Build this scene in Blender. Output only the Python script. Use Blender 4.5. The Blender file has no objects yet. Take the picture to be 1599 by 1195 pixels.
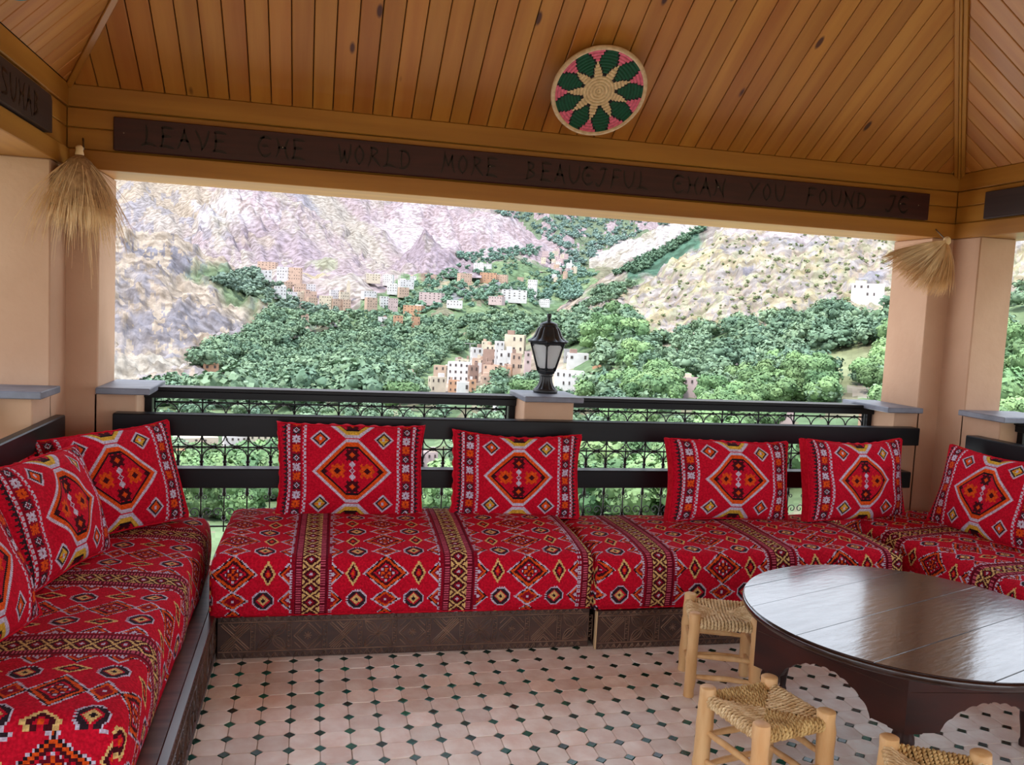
import bpy, math, random
import numpy as np
from mathutils import Vector, Matrix, noise
from mathutils.bvhtree import BVHTree
R = math.radians
rng = np.random.default_rng(7)
random.seed(7)
SC = bpy.context.scene
COL = SC.collection

# ------------------------------------------------------------------ camera
FPX = 1311.1
PITCH, YAW, ROLL = -0.08443, 0.23617, 0.05013
CAM = np.array([0.24645, -3.45672, 1.52462])
cy_, sy_ = math.cos(YAW), math.sin(YAW)
_f = np.array([sy_, cy_, 0.0]); _r = np.array([cy_, -sy_, 0.0]); _u = np.array([0, 0, 1.0])
C_F = _f * math.cos(PITCH) + _u * math.sin(PITCH)
_u2 = -_f * math.sin(PITCH) + _u * math.cos(PITCH)
C_R = _r * math.cos(ROLL) + _u2 * math.sin(ROLL)
C_U = -_r * math.sin(ROLL) + _u2 * math.cos(ROLL)
cam_d = bpy.data.cameras.new('camera')
cam = bpy.data.objects.new('camera', cam_d)
COL.objects.link(cam)
cam_d.sensor_fit = 'HORIZONTAL'
cam_d.sensor_width = 36.0
cam_d.lens = 36.0 * FPX / 1599.0
cam_d.clip_start = 0.05
cam_d.clip_end = 20000
cam.matrix_world = Matrix(((C_R[0], C_U[0], -C_F[0], CAM[0]), (C_R[1], C_U[1], -C_F[1], CAM[1]),
                           (C_R[2], C_U[2], -C_F[2], CAM[2]), (0, 0, 0, 1)))
SC.camera = cam

# ------------------------------------------------------------------ light
W = bpy.data.worlds.new('World'); SC.world = W; W.use_nodes = True
wn = W.node_tree; wn.nodes.clear()
bg = wn.nodes.new('ShaderNodeBackground'); wo = wn.nodes.new('ShaderNodeOutputWorld')
tc = wn.nodes.new('ShaderNodeTexCoord'); sp = wn.nodes.new('ShaderNodeSeparateXYZ')
rp = wn.nodes.new('ShaderNodeValToRGB')
rp.color_ramp.elements[0].position = 0.0; rp.color_ramp.elements[0].color = (0.95, 0.97, 1.0, 1)
rp.color_ramp.elements[1].position = 0.9; rp.color_ramp.elements[1].color = (0.62, 0.76, 1.0, 1)
wn.links.new(tc.outputs['Generated'], sp.inputs[0]); wn.links.new(sp.outputs['Z'], rp.inputs[0])
wn.links.new(rp.outputs[0], bg.inputs['Color']); wn.links.new(bg.outputs[0], wo.inputs[0])
bg.inputs['Strength'].default_value = 2.3
sun_d = bpy.data.lights.new('sun', 'SUN'); sun_d.energy = 4.2; sun_d.angle = R(6); sun_d.color = (1.0, 0.94, 0.84)
sun = bpy.data.objects.new('sun', sun_d); COL.objects.link(sun)
sun.rotation_euler = Vector((0.42, 0.16, -1.0)).to_track_quat('-Z', 'Y').to_euler()   # high, from the left
SC.view_settings.view_transform = 'Standard'
SC.view_settings.look = 'None'
SC.view_settings.gamma = 1.0
SC.view_settings.use_curve_mapping = False
SC.view_settings.exposure = 0.48
SC.render.film_transparent = False

# ------------------------------------------------------------------ helpers
def s2l(c):
    c = np.asarray(c, float) / 255.0
    return np.where(c <= 0.04045, c / 12.92, ((c + 0.055) / 1.055) ** 2.4)

def ray(u, v):
    return C_R * (u - 799.5) / FPX - C_U * (v - 597.5) / FPX + C_F

def P(u, v, d):
    return CAM + ray(u, v) * d

_mats = {}
def mat(name, c1, c2=None, scale=5.0, stretch=(1, 1, 1), rough=0.6, bump=0.0, bscale=60.0, metal=0.0, coat=0.0,
        objrand=0.0, attr=None, sheen=0.0, spec=0.5, knots=False, detail=4.0, mixlo=0.35, mixhi=0.65, rvar=0.0,
        bstretch=None, coatr=0.1, trans=0.0, alpha=1.0):
    if name in _mats: return _mats[name]
    m = bpy.data.materials.new(name); m.use_nodes = True
    nt = m.node_tree; N = nt.nodes; L = nt.links
    b = N['Principled BSDF']
    tco = N.new('ShaderNodeTexCoord')
    oi = N.new('ShaderNodeObjectInfo')
    va = N.new('ShaderNodeVectorMath'); va.operation = 'MULTIPLY_ADD'
    L.new(oi.outputs['Random'], va.inputs[0]); va.inputs[1].default_value = (37.0, 53.0, 71.0)
    L.new(tco.outputs['Object'], va.inputs[2])
    mp = N.new('ShaderNodeMapping'); mp.inputs['Scale'].default_value = stretch
    L.new(va.outputs[0], mp.inputs['Vector'])
    nz = N.new('ShaderNodeTexNoise'); nz.inputs['Scale'].default_value = scale; nz.inputs['Detail'].default_value = detail
    L.new(mp.outputs[0], nz.inputs['Vector'])
    col = None
    c1 = tuple(s2l(c1)) + (1,); c2 = tuple(s2l(c2)) + (1,) if c2 is not None else c1
    if attr:
        at = N.new('ShaderNodeAttribute'); at.attribute_name = attr
        mx = N.new('ShaderNodeMix'); mx.data_type = 'RGBA'; mx.blend_type = 'MULTIPLY'
        rr = N.new('ShaderNodeValToRGB'); rr.color_ramp.elements[0].position = mixlo; rr.color_ramp.elements[1].position = mixhi
        rr.color_ramp.elements[0].color = c1; rr.color_ramp.elements[1].color = c2
        L.new(nz.outputs['Fac'], rr.inputs[0])
        mx.inputs['Factor'].default_value = 1.0
        L.new(at.outputs['Color'], mx.inputs[6]); L.new(rr.outputs[0], mx.inputs[7])
        col = mx.outputs[2]
    else:
        rr = N.new('ShaderNodeValToRGB'); rr.color_ramp.elements[0].position = mixlo; rr.color_ramp.elements[1].position = mixhi
        rr.color_ramp.elements[0].color = c1; rr.color_ramp.elements[1].color = c2
        L.new(nz.outputs['Fac'], rr.inputs[0]); col = rr.outputs[0]
    if knots:
        mk = N.new('ShaderNodeMapping'); mk.inputs['Scale'].default_value = (6.0, 2.2, 6.0)
        L.new(va.outputs[0], mk.inputs['Vector'])
        vo = N.new('ShaderNodeTexVoronoi'); vo.inputs['Scale'].default_value = 1.0; vo.inputs['Randomness'].default_value = 1.0
        L.new(mk.outputs[0], vo.inputs['Vector'])
        r2 = N.new('ShaderNodeValToRGB'); r2.color_ramp.elements[0].position = 0.06; r2.color_ramp.elements[1].position = 0.10
        r2.color_ramp.elements[0].color = (0.16, 0.09, 0.06, 1); r2.color_ramp.elements[1].color = (1, 1, 1, 1)
        L.new(vo.outputs['Distance'], r2.inputs[0])
        mx2 = N.new('ShaderNodeMix'); mx2.data_type = 'RGBA'; mx2.blend_type = 'MULTIPLY'; mx2.inputs['Factor'].default_value = 1.0
        L.new(col, mx2.inputs[6]); L.new(r2.outputs[0], mx2.inputs[7]); col = mx2.outputs[2]
    if objrand > 0:
        hs = N.new('ShaderNodeHueSaturation')
        mr = N.new('ShaderNodeMapRange'); mr.inputs['To Min'].default_value = 1 - objrand; mr.inputs['To Max'].default_value = 1 + objrand
        L.new(oi.outputs['Random'], mr.inputs['Value']); L.new(mr.outputs[0], hs.inputs['Value'])
        wn2 = N.new('ShaderNodeTexWhiteNoise'); wn2.noise_dimensions = '1D'; L.new(oi.outputs['Random'], wn2.inputs['W'])
        mr2 = N.new('ShaderNodeMapRange'); mr2.inputs['To Min'].default_value = 0.5 - 0.04 * objrand; mr2.inputs['To Max'].default_value = 0.5 + 0.04 * objrand
        L.new(wn2.outputs['Value'], mr2.inputs['Value']); L.new(mr2.outputs[0], hs.inputs['Hue'])
        L.new(col, hs.inputs['Color']); col = hs.outputs[0]
    L.new(col, b.inputs['Base Color'])
    b.inputs['Roughness'].default_value = rough
    b.inputs['Metallic'].default_value = metal
    b.inputs['Coat Weight'].default_value = coat
    b.inputs['Coat Roughness'].default_value = coatr
    b.inputs['Specular IOR Level'].default_value = spec
    if trans > 0:
        b.inputs['Transmission Weight'].default_value = trans
    if sheen > 0:
        b.inputs['Sheen Weight'].default_value = sheen; b.inputs['Sheen Roughness'].default_value = 0.5
    if rvar > 0:
        m3 = N.new('ShaderNodeMapRange'); m3.inputs['To Min'].default_value = max(0.02, rough - rvar); m3.inputs['To Max'].default_value = rough + rvar
        L.new(nz.outputs['Fac'], m3.inputs['Value']); L.new(m3.outputs[0], b.inputs['Roughness'])
    if bump > 0:
        n2 = N.new('ShaderNodeTexNoise'); n2.inputs['Scale'].default_value = bscale; n2.inputs['Detail'].default_value = 3
        mp2 = N.new('ShaderNodeMapping'); mp2.inputs['Scale'].default_value = bstretch or stretch
        L.new(va.outputs[0], mp2.inputs['Vector']); L.new(mp2.outputs[0], n2.inputs['Vector'])
        bp = N.new('ShaderNodeBump'); bp.inputs['Strength'].default_value = bump; bp.inputs['Distance'].default_value = 0.01
        L.new(n2.outputs['Fac'], bp.inputs['Height']); L.new(bp.outputs[0], b.inputs['Normal'])
    _mats[name] = m
    return m

class MB:
    """collects shapes, links them as ONE mesh object"""
    def __init__(s): s.v = []; s.f = []; s.n = 0; s.mi = []
    def add(s, vs, fs, mi=0):
        s.v.extend([tuple(map(float, p)) for p in vs]); s.f.extend([tuple(int(i) + s.n for i in f) for f in fs])
        s.mi.extend([mi] * len(fs)); s.n += len(vs); return s
    def box(s, lo, hi, bev=0.0, mi=0, M=None):
        x0, y0, z0 = lo; x1, y1, z1 = hi
        if bev <= 0:
            vs = [(x0, y0, z0), (x1, y0, z0), (x1, y1, z0), (x0, y1, z0), (x0, y0, z1), (x1, y0, z1), (x1, y1, z1), (x0, y1, z1)]
            fs = [(0, 3, 2, 1), (4, 5, 6, 7), (0, 1, 5, 4), (1, 2, 6, 5), (2, 3, 7, 6), (3, 0, 4, 7)]
        else:
            b = bev; vs = []; idx = {}
            for i, x in enumerate((x0, x1)):
                for j, y in enumerate((y0, y1)):
                    for k, z in enumerate((z0, z1)):
                        sx = 1 - 2 * i; sy = 1 - 2 * j; sz = 1 - 2 * k
                        idx[i, j, k] = len(vs)
                        vs += [(x, y + sy * b, z + sz * b), (x + sx * b, y, z + sz * b), (x + sx * b, y + sy * b, z)]
            I = idx
            fs = []
            for i in (0, 1):
                q = [I[i, 0, 0], I[i, 1, 0], I[i, 1, 1], I[i, 0, 1]]; fs.append(tuple(q if i else q[::-1]))
                q = [I[0, i, 0] + 1, I[0, i, 1] + 1, I[1, i, 1] + 1, I[1, i, 0] + 1]; fs.append(tuple(q if i else q[::-1]))
                q = [I[0, 0, i] + 2, I[1, 0, i] + 2, I[1, 1, i] + 2, I[0, 1, i] + 2]; fs.append(tuple(q if i else q[::-1]))
            for i in (0, 1):
                for j in (0, 1):
                    fl = (i + j) % 2
                    q = [I[i, j, 0], I[i, j, 1], I[i, j, 1] + 1, I[i, j, 0] + 1]; fs.append(tuple(q[::-1] if fl else q))
                    q = [I[i, 0, j], I[i, 1, j], I[i, 1, j] + 2, I[i, 0, j] + 2]; fs.append(tuple(q if fl else q[::-1]))
                    q = [I[0, i, j] + 1, I[1, i, j] + 1, I[1, i, j] + 2, I[0, i, j] + 2]; fs.append(tuple(q[::-1] if fl else q))
            for (i, j, k), a in I.items():
                fl = (i + j + k) % 2
                fs.append((a, a + 1, a + 2) if not fl else (a, a + 2, a + 1))
        if M is not None: vs = [M @ Vector(p) for p in vs]
        return s.add(vs, fs, mi)
    def prism(s, poly, axis_fn, h0, h1, mi=0):
        """poly list of 2D points; axis_fn(a,b,h)->3D"""
        n = len(poly)
        vs = [axis_fn(a, b, h0) for a, b in poly] + [axis_fn(a, b, h1) for a, b in poly]
        fs = [tuple(range(n))[::-1], tuple(range(n, 2 * n))] + [(i, (i + 1) % n, n + (i + 1) % n, n + i) for i in range(n)]
        return s.add(vs, fs, mi)
    def tube(s, pts, rad, n=8, cap=True, closed=False, mi=0, up=None):
        pts = [Vector(p) for p in pts]; m = len(pts)
        if not hasattr(rad, '__len__'): rad = [rad] * m
        t0 = None; vs = []; prev = None
        for i, p in enumerate(pts):
            a = pts[max(i - 1, 0)] if not closed else pts[(i - 1) % m]
            b = pts[min(i + 1, m - 1)] if not closed else pts[(i + 1) % m]
            t = (b - a)
            if t.length < 1e-9: t = Vector((0, 0, 1))
            t.normalize()
            if prev is None:
                q = Vector((0, 0, 1)) if abs(t.z) < 0.9 else Vector((1, 0, 0))
                e = t.cross(q).normalized()
            else:
                e = prev - t * prev.dot(t)
                e = e.normalized() if e.length > 1e-9 else t.orthogonal().normalized()
            prev = e; g = t.cross(e)
            for k in range(n):
                A = 2 * math.pi * k / n
                vs.append(p + (e * math.cos(A) + g * math.sin(A)) * rad[i])
        fs = []
        for i in range(m - 1 + (1 if closed else 0)):
            j = (i + 1) % m
            for k in range(n):
                fs.append((i * n + k, i * n + (k + 1) % n, j * n + (k + 1) % n, j * n + k))
        if cap and not closed:
            fs.append(tuple(range(n))[::-1]); fs.append(tuple(range((m - 1) * n, m * n)))
        return s.add(vs, fs, mi)
    def lathe(s, prof, n=32, c=(0, 0, 0), flute=None, mi=0, cap=True, a0=0.0):
        """prof [(r,z)]; flute(angle, r, z)->r multiplier"""
        vs = []
        for r_, z in prof:
            for k in range(n):
                A = a0 + 2 * math.pi * k / n
                rr = r_ * (flute(A, r_, z) if flute else 1)
                vs.append((c[0] + rr * math.cos(A), c[1] + rr * math.sin(A), c[2] + z))
        fs = [(i * n + k, i * n + (k + 1) % n, (i + 1) * n + (k + 1) % n, (i + 1) * n + k) for i in range(len(prof) - 1) for k in range(n)]
        if cap: fs.append(tuple(range(n))[::-1]); fs.append(tuple(range((len(prof) - 1) * n, len(prof) * n)))
        return s.add(vs, fs, mi)
    def mesh(s, name, m=None, smooth=False):
        me = bpy.data.meshes.new(name); me.from_pydata(s.v, [], s.f)
        ms = m if isinstance(m, (list, tuple)) else [m]
        for q in ms:
            if q: me.materials.append(q)
        if len(ms) > 1: me.polygons.foreach_set('material_index', s.mi)
        if smooth: me.polygons.foreach_set('use_smooth', [True] * len(me.polygons))
        me.update(); return me
    def build(s, name, m=None, parent=None, smooth=False, auto=None):
        return link(name, s.mesh(name, m, smooth or auto is not None), parent, auto)

def link(name, me, parent=None, auto=None):
    o = bpy.data.objects.new(name, me); COL.objects.link(o)
    if parent is not None: o.parent = parent
    if auto is not None:
        try: me.set_sharp_from_angle(angle=R(auto))
        except Exception: pass
    return o

def tag(o, label=None, cat=None, group=None, kind=None):
    if label: o['label'] = label
    if cat: o['category'] = cat
    if group: o['group'] = group
    if kind: o['kind'] = kind
    return o

def thing(name, loc, label, cat, rz=0.0, group=None, kind=None):
    o = bpy.data.objects.new(name, None); COL.objects.link(o)
    o.empty_display_size = 0.1
    o.location = loc; o.rotation_euler = (0, 0, rz)
    return tag(o, label, cat, group, kind)

def copy_tree(o, parent=None):
    c = o.copy(); COL.objects.link(c)
    if parent is not None: c.parent = parent
    for ch in list(o.children): copy_tree(ch, c)
    return c

def color_mesh(name, verts, faces, fcol, m, smooth=True):
    """numpy quads + one colour per face"""
    me = bpy.data.meshes.new(name)
    me.vertices.add(len(verts)); me.vertices.foreach_set('co', np.asarray(verts, np.float32).ravel())
    faces = np.asarray(faces, np.int32); nf, k = faces.shape
    me.loops.add(nf * k); me.loops.foreach_set('vertex_index', faces.ravel())
    me.polygons.add(nf); me.polygons.foreach_set('loop_start', np.arange(0, nf * k, k, dtype=np.int32))
    try: me.polygons.foreach_set('loop_total', np.full(nf, k, np.int32))
    except Exception: pass
    me.update(calc_edges=True)
    if fcol is not None:
        ca = me.color_attributes.new('Col', 'FLOAT_COLOR', 'CORNER')
        c4 = np.ones((nf, k, 4), np.float32); c4[:, :, :3] = np.asarray(fcol, np.float32)[:, None, :]
        ca.data.foreach_set('color', c4.ravel())
    me.materials.append(m)
    if smooth: me.polygons.foreach_set('use_smooth', np.ones(nf, bool))
    me.validate(); me.update()
    return me

def grid_faces(nu, nv, off=0, flip=False):
    i, j = np.meshgrid(np.arange(nu - 1), np.arange(nv - 1), indexing='ij')
    a = (i * nv + j).ravel() + off
    q = np.stack([a, a + nv, a + nv + 1, a + 1], 1)
    return q[:, ::-1] if flip else q

# ------------------------------------------------------------------ materials
M_PLASTER = mat('plaster', (198, 162, 134), (184, 146, 118), scale=2.2, rough=0.9, bump=0.25, bscale=22, mixlo=0.3, mixhi=0.7)
M_PINE = mat('pine_board', (186, 126, 52), (168, 104, 38), scale=1.4, stretch=(9, 0.6, 9), rough=0.48, bump=0.05, bscale=3, objrand=0.09, knots=True, coat=0.08)
M_PINE_B = mat('pine_beam', (176, 122, 46), (158, 104, 36), scale=1.4, stretch=(0.6, 9, 9), rough=0.42, objrand=0.05, coat=0.12)
M_GAP = mat('dark_gap', (40, 22, 10), rough=0.9)
M_SIGN = mat('sign_wood', (64, 26, 26), (52, 20, 22), scale=3, stretch=(1, 14, 14), rough=0.42, coat=0.08, objrand=0.05)
M_SIGN2 = mat('sign_wood_grey', (56, 38, 34), (44, 29, 26), scale=3, stretch=(14, 1, 14), rough=0.5)
M_LETTER = mat('burnt_letter', (26, 12, 12), rough=0.35)
M_BLACKWOOD = mat('black_painted_wood', (22, 23, 27), (16, 16, 19), scale=2.5, stretch=(1, 9, 9), rough=0.34, rvar=0.06, spec=0.22)
M_IRON = mat('black_iron', (20, 20, 22), rough=0.45, spec=0.5)
M_SLATE = mat('slate', (120, 124, 136), (96, 99, 110), scale=7, rough=0.42, rvar=0.1, bump=0.15, bscale=30)
M_TILE = mat('terracotta_tile', (248, 236, 222), (230, 206, 188), scale=11, rough=0.42, rvar=0.12, objrand=0.13, bump=0.1, bscale=60, coat=0.15, coatr=0.3)
M_GREEN = mat('green_glazed_tile', (10, 96, 78), (8, 66, 58), scale=30, rough=0.2, objrand=0.55)
M_GROUT = mat('grout', (184, 164, 146), (160, 140, 124), scale=40, rough=0.9)
M_RIDGE = mat('glint_carved_ridge', (158, 126, 104), (112, 84, 68), scale=9, rough=0.3, coat=0.3, coatr=0.2)  # lighter brown paints the glints that carved edges catch
M_CARVED = mat('carved_brown_wood', (76, 50, 40), (56, 36, 30), scale=3, stretch=(1, 8, 8), rough=0.34, coat=0.25, coatr=0.25)
M_CHIP = mat('raw_board_edge', (206, 176, 132), rough=0.8)
M_BASEWOOD = mat('stained_plank', (120, 84, 66), (92, 60, 46), scale=3, stretch=(9, 1, 9), rough=0.4, coat=0.15, coatr=0.3)
M_TABLE = mat('dark_lacquered_wood', (44, 26, 26), (30, 16, 18), scale=3, stretch=(1.2, 8, 8), rough=0.2, rvar=0.1, coat=0.75, coatr=0.13, bump=0.12, bscale=9, bstretch=(1.5, 6, 6))
M_APRON = mat('dark_red_brown_wood', (64, 24, 16), (30, 12, 11), scale=3.4, stretch=(1, 1, 3), rough=0.42, rvar=0.1, coat=0.12, coatr=0.3, spec=0.3, mixlo=0.3, mixhi=0.7)
M_PEELED = mat('peeled_pale_wood', (230, 190, 136), (204, 152, 94), scale=5, stretch=(5, 5, 1), rough=0.5, objrand=0.06, bump=0.12, bscale=8, mixlo=0.3, mixhi=0.75)
M_ROPE = mat('twisted_palm_rope', (242, 218, 172), (204, 168, 116), scale=26, rough=0.75, bump=0.25, bscale=220, detail=6)
M_ROPE2 = mat('twisted_palm_rope_tan', (226, 194, 130), (180, 142, 84), scale=26, rough=0.75, bump=0.25, bscale=220, detail=6)
M_STRAW = mat('straw', (236, 204, 156), (206, 166, 116), scale=9, rough=0.7)
M_STRAWD = mat('straw_core', (176, 138, 96), (136, 102, 66), scale=18, stretch=(5, 5, 1), rough=0.85)
M_CLOTH = mat('woven_cushion_cloth', (255, 255, 255), (205, 195, 195), attr='Col', scale=120, rough=0.85, bump=0.35, bscale=260, spec=0.08)
M_RED = mat('red_cloth', (206, 22, 44), (178, 14, 34), scale=60, rough=0.85, bump=0.3, bscale=220, spec=0.08)
M_CORD = mat('coiled_cord', (255, 255, 255), (225, 220, 215), attr='Col', scale=60, rough=0.8, bump=0.2, bscale=200)
M_LAMP = mat('black_cast_plastic', (28, 31, 36), (20, 22, 26), scale=9, rough=0.42)
M_FROST = mat('frosted_pane', (244, 246, 248), rough=0.3, trans=0.62, spec=0.4)
M_SOCKET = mat('white_lamp_tube', (236, 236, 230), rough=0.5)
M_TERRAIN = mat('hillside_ground', (255, 255, 255), (190, 186, 182), attr='Col', scale=0.09, detail=12, rough=0.95, spec=0.05, mixlo=0.38, mixhi=0.62, bump=0.3, bscale=0.5)
M_LEAF = mat('tree_leaves', (122, 148, 98), (80, 110, 74), scale=0.5, rough=0.7, objrand=0.22, spec=0.2)
M_LEAFS = mat('distant_tree_leaves', (255, 255, 255), (190, 200, 190), attr='Col', scale=0.3, rough=0.8, spec=0.15)
M_BARK = mat('bark', (120, 104, 88), rough=0.9)
M_WIN = mat('window_dark', (70, 60, 58), rough=0.4)

# ------------------------------------------------------------------ room dimensions (metres)
XL, XR, YW = -0.90, 4.02, 0.95          # inner faces of left, right and back walls
YF = 0.95 - 2 * (4.92 / 1.607)                               # front edge of the pavilion (behind the camera)
ZB, ZT = 2.095, 2.48                     # underside and top of the beam
TH = 0.35

def struct(o): o['kind'] = 'structure'; return o

# floor: base slab, octagonal tiles and green cabochons on a 105 mm grid
fb = MB().box((XL - TH, -9.5, -0.12), (XR + TH, YW + TH, -0.006)).build('floor', M_GROUT)
struct(fb)
U = 0.105
def octo_mesh():
    h = U / 2 - 0.0011; c = 0.0209
    ring = []
    for sx, sy in ((1, 1), (-1, 1), (-1, -1), (1, -1)):
        a = (sx * h, sy * (h - c)); b = (sx * (h - c), sy * h)
        ring += [a, b] if sx * sy > 0 else [b, a]
    m = MB(); n = len(ring); top = [(x * 0.975, y * 0.975, 0.0) for x, y in ring]; mid = [(x, y, -0.0018) for x, y in ring]; bot = [(x, y, -0.008) for x, y in ring]
    m.add(top + mid + bot, [tuple(range(n))] + [(i, n + i, n + (i + 1) % n, (i + 1) % n) for i in range(n)] + [(n + i, 2 * n + i, 2 * n + (i + 1) % n, n + (i + 1) % n) for i in range(n)])
    return m.mesh('tile', M_TILE)
def dia_mesh():
    h = 0.0198; m = MB()
    ring = [(h, 0), (0, h), (-h, 0), (0, -h)]
    m.add([(x * 0.93, y * 0.93, 0) for x, y in ring] + [(x, y, -0.0012) for x, y in ring] + [(x, y, -0.008) for x, y in ring],
          [(0, 1, 2, 3)] + [(i, 4 + i, 4 + (i + 1) % 4, (i + 1) % 4) for i in range(4)] + [(4 + i, 8 + i, 8 + (i + 1) % 4, 4 + (i + 1) % 4) for i in range(4)])
    return m.mesh('green_tile', M_GREEN)
om, dm = octo_mesh(), dia_mesh()
def tile_cells(ox, oy):
    out = []
    for i in range(-9, 39):
        for j in range(-60, 5):
            x = (i + ox) * U; y = (j + oy) * U
            if XL + 0.1 < x < XR - 0.1: out.append((x, y))
    c = np.array(out); cx, cyv = CAM[0], CAM[1]
    vis = (c[:, 1] > -1.32) & (c[:, 1] < 0.12) & (c[:, 0] > -0.25) & (c[:, 0] < 3.35)
    dist = np.where(vis, 0, 100) + np.hypot(c[:, 0] - cx, c[:, 1] - cyv)
    o = np.argsort(dist)
    return c[o[:300]], c[o[300:]]
for me, nm, ofs, mm in ((om, 'tile', 0.5, M_TILE), (dm, 'green_tile', 0.0, M_GREEN)):
    a, b = tile_cells(ofs, ofs)
    for x, y in a:
        o = bpy.data.objects.new(nm, me); COL.objects.link(o); o.parent = fb
        o.location = (x + random.uniform(-.0006, .0006), y + random.uniform(-.0006, .0006), random.uniform(-.0012, .0004))
        o.rotation_euler = (random.uniform(-.006, .006), random.uniform(-.006, .006), random.choice((0, 90, 180, 270)) * R(1) + random.uniform(-.015, .015))
    base = np.array([v.co[:] for v in me.vertices]); polys = [tuple(p.vertices) for p in me.polygons]
    m = MB()
    for x, y in b:
        dz = random.uniform(-.0012, .0004)
        m.add(base + np.array([x, y, dz]), polys)
    o = m.build('further_' + nm + 's', mm, fb); o['kind'] = 'stuff'

# walls: pedestal + column pieces round the openings
def wall_piece(name, boxes, bev=0.006):
    m = MB()
    for lo, hi in boxes: m.box(lo, hi, bev)
    return struct(m.build(name, M_PLASTER, auto=40))
XJL, XJR = -0.756, 3.872                 # column jambs of the back opening
XPL, XPR = -0.582, 3.716                 # pedestal jambs
wall_piece('wall_back', [
    ((XL - TH, YW, -0.02), (XJL, YW + TH, ZB)), ((XJL - 0.02, YW, -0.02), (XPL, YW + TH, 1.03)),
    ((XJR, YW, -0.02), (XR + TH, YW + TH, ZB)), ((XPR, YW, -0.02), (XJR + 0.02, YW + TH, 1.03)),
    ((XPL - .01, YW + 0.1, -0.02), (1.383, YW + TH - 0.05, 0.10)), ((1.667, YW + 0.1, -0.02), (XPR + .01, YW + TH - 0.05, 0.10))])
YJ, YP = 0.70, 0.462                      # side wall jambs: column, pedestal
wall_piece('wall_left', [((XL - TH, YJ, -0.02), (XL, YW + 0.01, ZB)), ((XL - TH, YP, -0.02), (XL, YJ + .02, 1.055)),
                         ((XL - TH + .05, -4.4, -0.02), (XL - 0.08, YP + .01, 0.24)),
                         ((XL - TH, YF, -0.02), (XL, YF + 0.45, ZB))])
YJR = 0.735
wall_piece('wall_right', [((XR, YJR, -0.02), (XR + TH - .1, YW + 0.01, ZB)), ((XR, YP, -0.02), (XR + TH - .1, YJR + .02, 1.045)),
                          ((XR + 0.08, -4.4, -0.02), (XR + TH - 0.05, YP + .01, 0.24)),
                          ((XR, YF, -0.02), (XR + TH, YF + 0.45, ZB))])
# low pier between the two railings, with its slab
pier = MB().box((1.385, YW, -0.02), (1.665, YW + 0.27, 1.042), 0.006).build('masonry_pier', M_PLASTER, auto=40)
tag(pier, 'low tan plastered pier between the two iron railings, under the lantern', 'pier')
def slab(name, lo, hi, label):
    o = MB().box(lo, hi, 0.004).build(name, M_SLATE, auto=30)
    return tag(o, label, 'stone slab')
slab('slate_slab', (1.372, YW - 0.05, 1.042), (1.705, YW + 0.32, 1.072), 'slate slab capping the middle pier, the lantern stands on it')
slab('slate_slab', (XJL - 0.0, YW - 0.055, 1.03), (-0.512, YW + 0.40, 1.062), 'slate sill slab at the left end of the back railing').location
slab('slate_slab', (3.625, YW - 0.055, 1.03), (XJR, YW + 0.40, 1.062), 'slate sill slab at the right end of the back railing')
slab('slate_slab', (XL - 0.42, 0.42, 1.055), (XL + 0.045, YJ, 1.087), 'slate sill slab on the left wall, at the photo\'s left edge')
slab('slate_slab', (XR - 0.045, 0.39, 1.045), (XR + 0.36, YJR, 1.077), 'slate sill slab on the right wall, at the photo\'s right edge')

# ------------------------------------------------------------------ beams (fascia planks) and roof boards
def fascia(name, axis, c0, a0, a1, face, outward):
    """planks stacked between ZB and ZT; axis 'x' or 'y' runs along the wall; face = inner plane; outward = +-1 away from the room"""
    root = MB()
    lo_, hi_ = sorted((face + outward * 0.014, face + outward * TH))
    if axis == 'x': root.box((a0 - TH, lo_, ZB + .004), (a1 + TH, hi_, ZT + 0.02))
    else: root.box((lo_, a0, ZB + .004), (hi_, a1, ZT + 0.02))
    r = struct(root.build(name, M_PINE_B))
    zz = [(ZB, 2.183, 0.016), (2.186, 2.284, 0.0), (2.287, 2.376, 0.0), (2.379, ZT, 0.010)]
    for k, (z0, z1, pr) in enumerate(zz):
        m = MB()
        L_ = a1 - a0
        inn = face - outward * pr; out = face + outward * (0.013 if k else TH * 0.93)
        y0, y1 = sorted((inn, out))
        if axis == 'x': m.box((0, y0, z0), (L_, y1, z1), 0.004); o = m.build('beam_plank', M_PINE_B, r, auto=30); o.location = (a0, 0, 0)
        else:
            # local x runs along the wall so the grain follows it
            m.box((0, -y1, z0), (L_, -y0, z1), 0.004); o = m.build('beam_plank', M_PINE_B, r, auto=30)
            o.rotation_euler = (0, 0, R(90)); o.location = (0, a0, 0)
    return r
fascia('trim_1', 'x', 0, XL, XR, YW, 1)
fascia('trim_2', 'y', 0, YF, YW, XL, -1)
fascia('trim_3', 'y', 0, YF, YW, XR, 1)
fascia('trim_4', 'x', 0, XL, XR, YF, -1)

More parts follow.
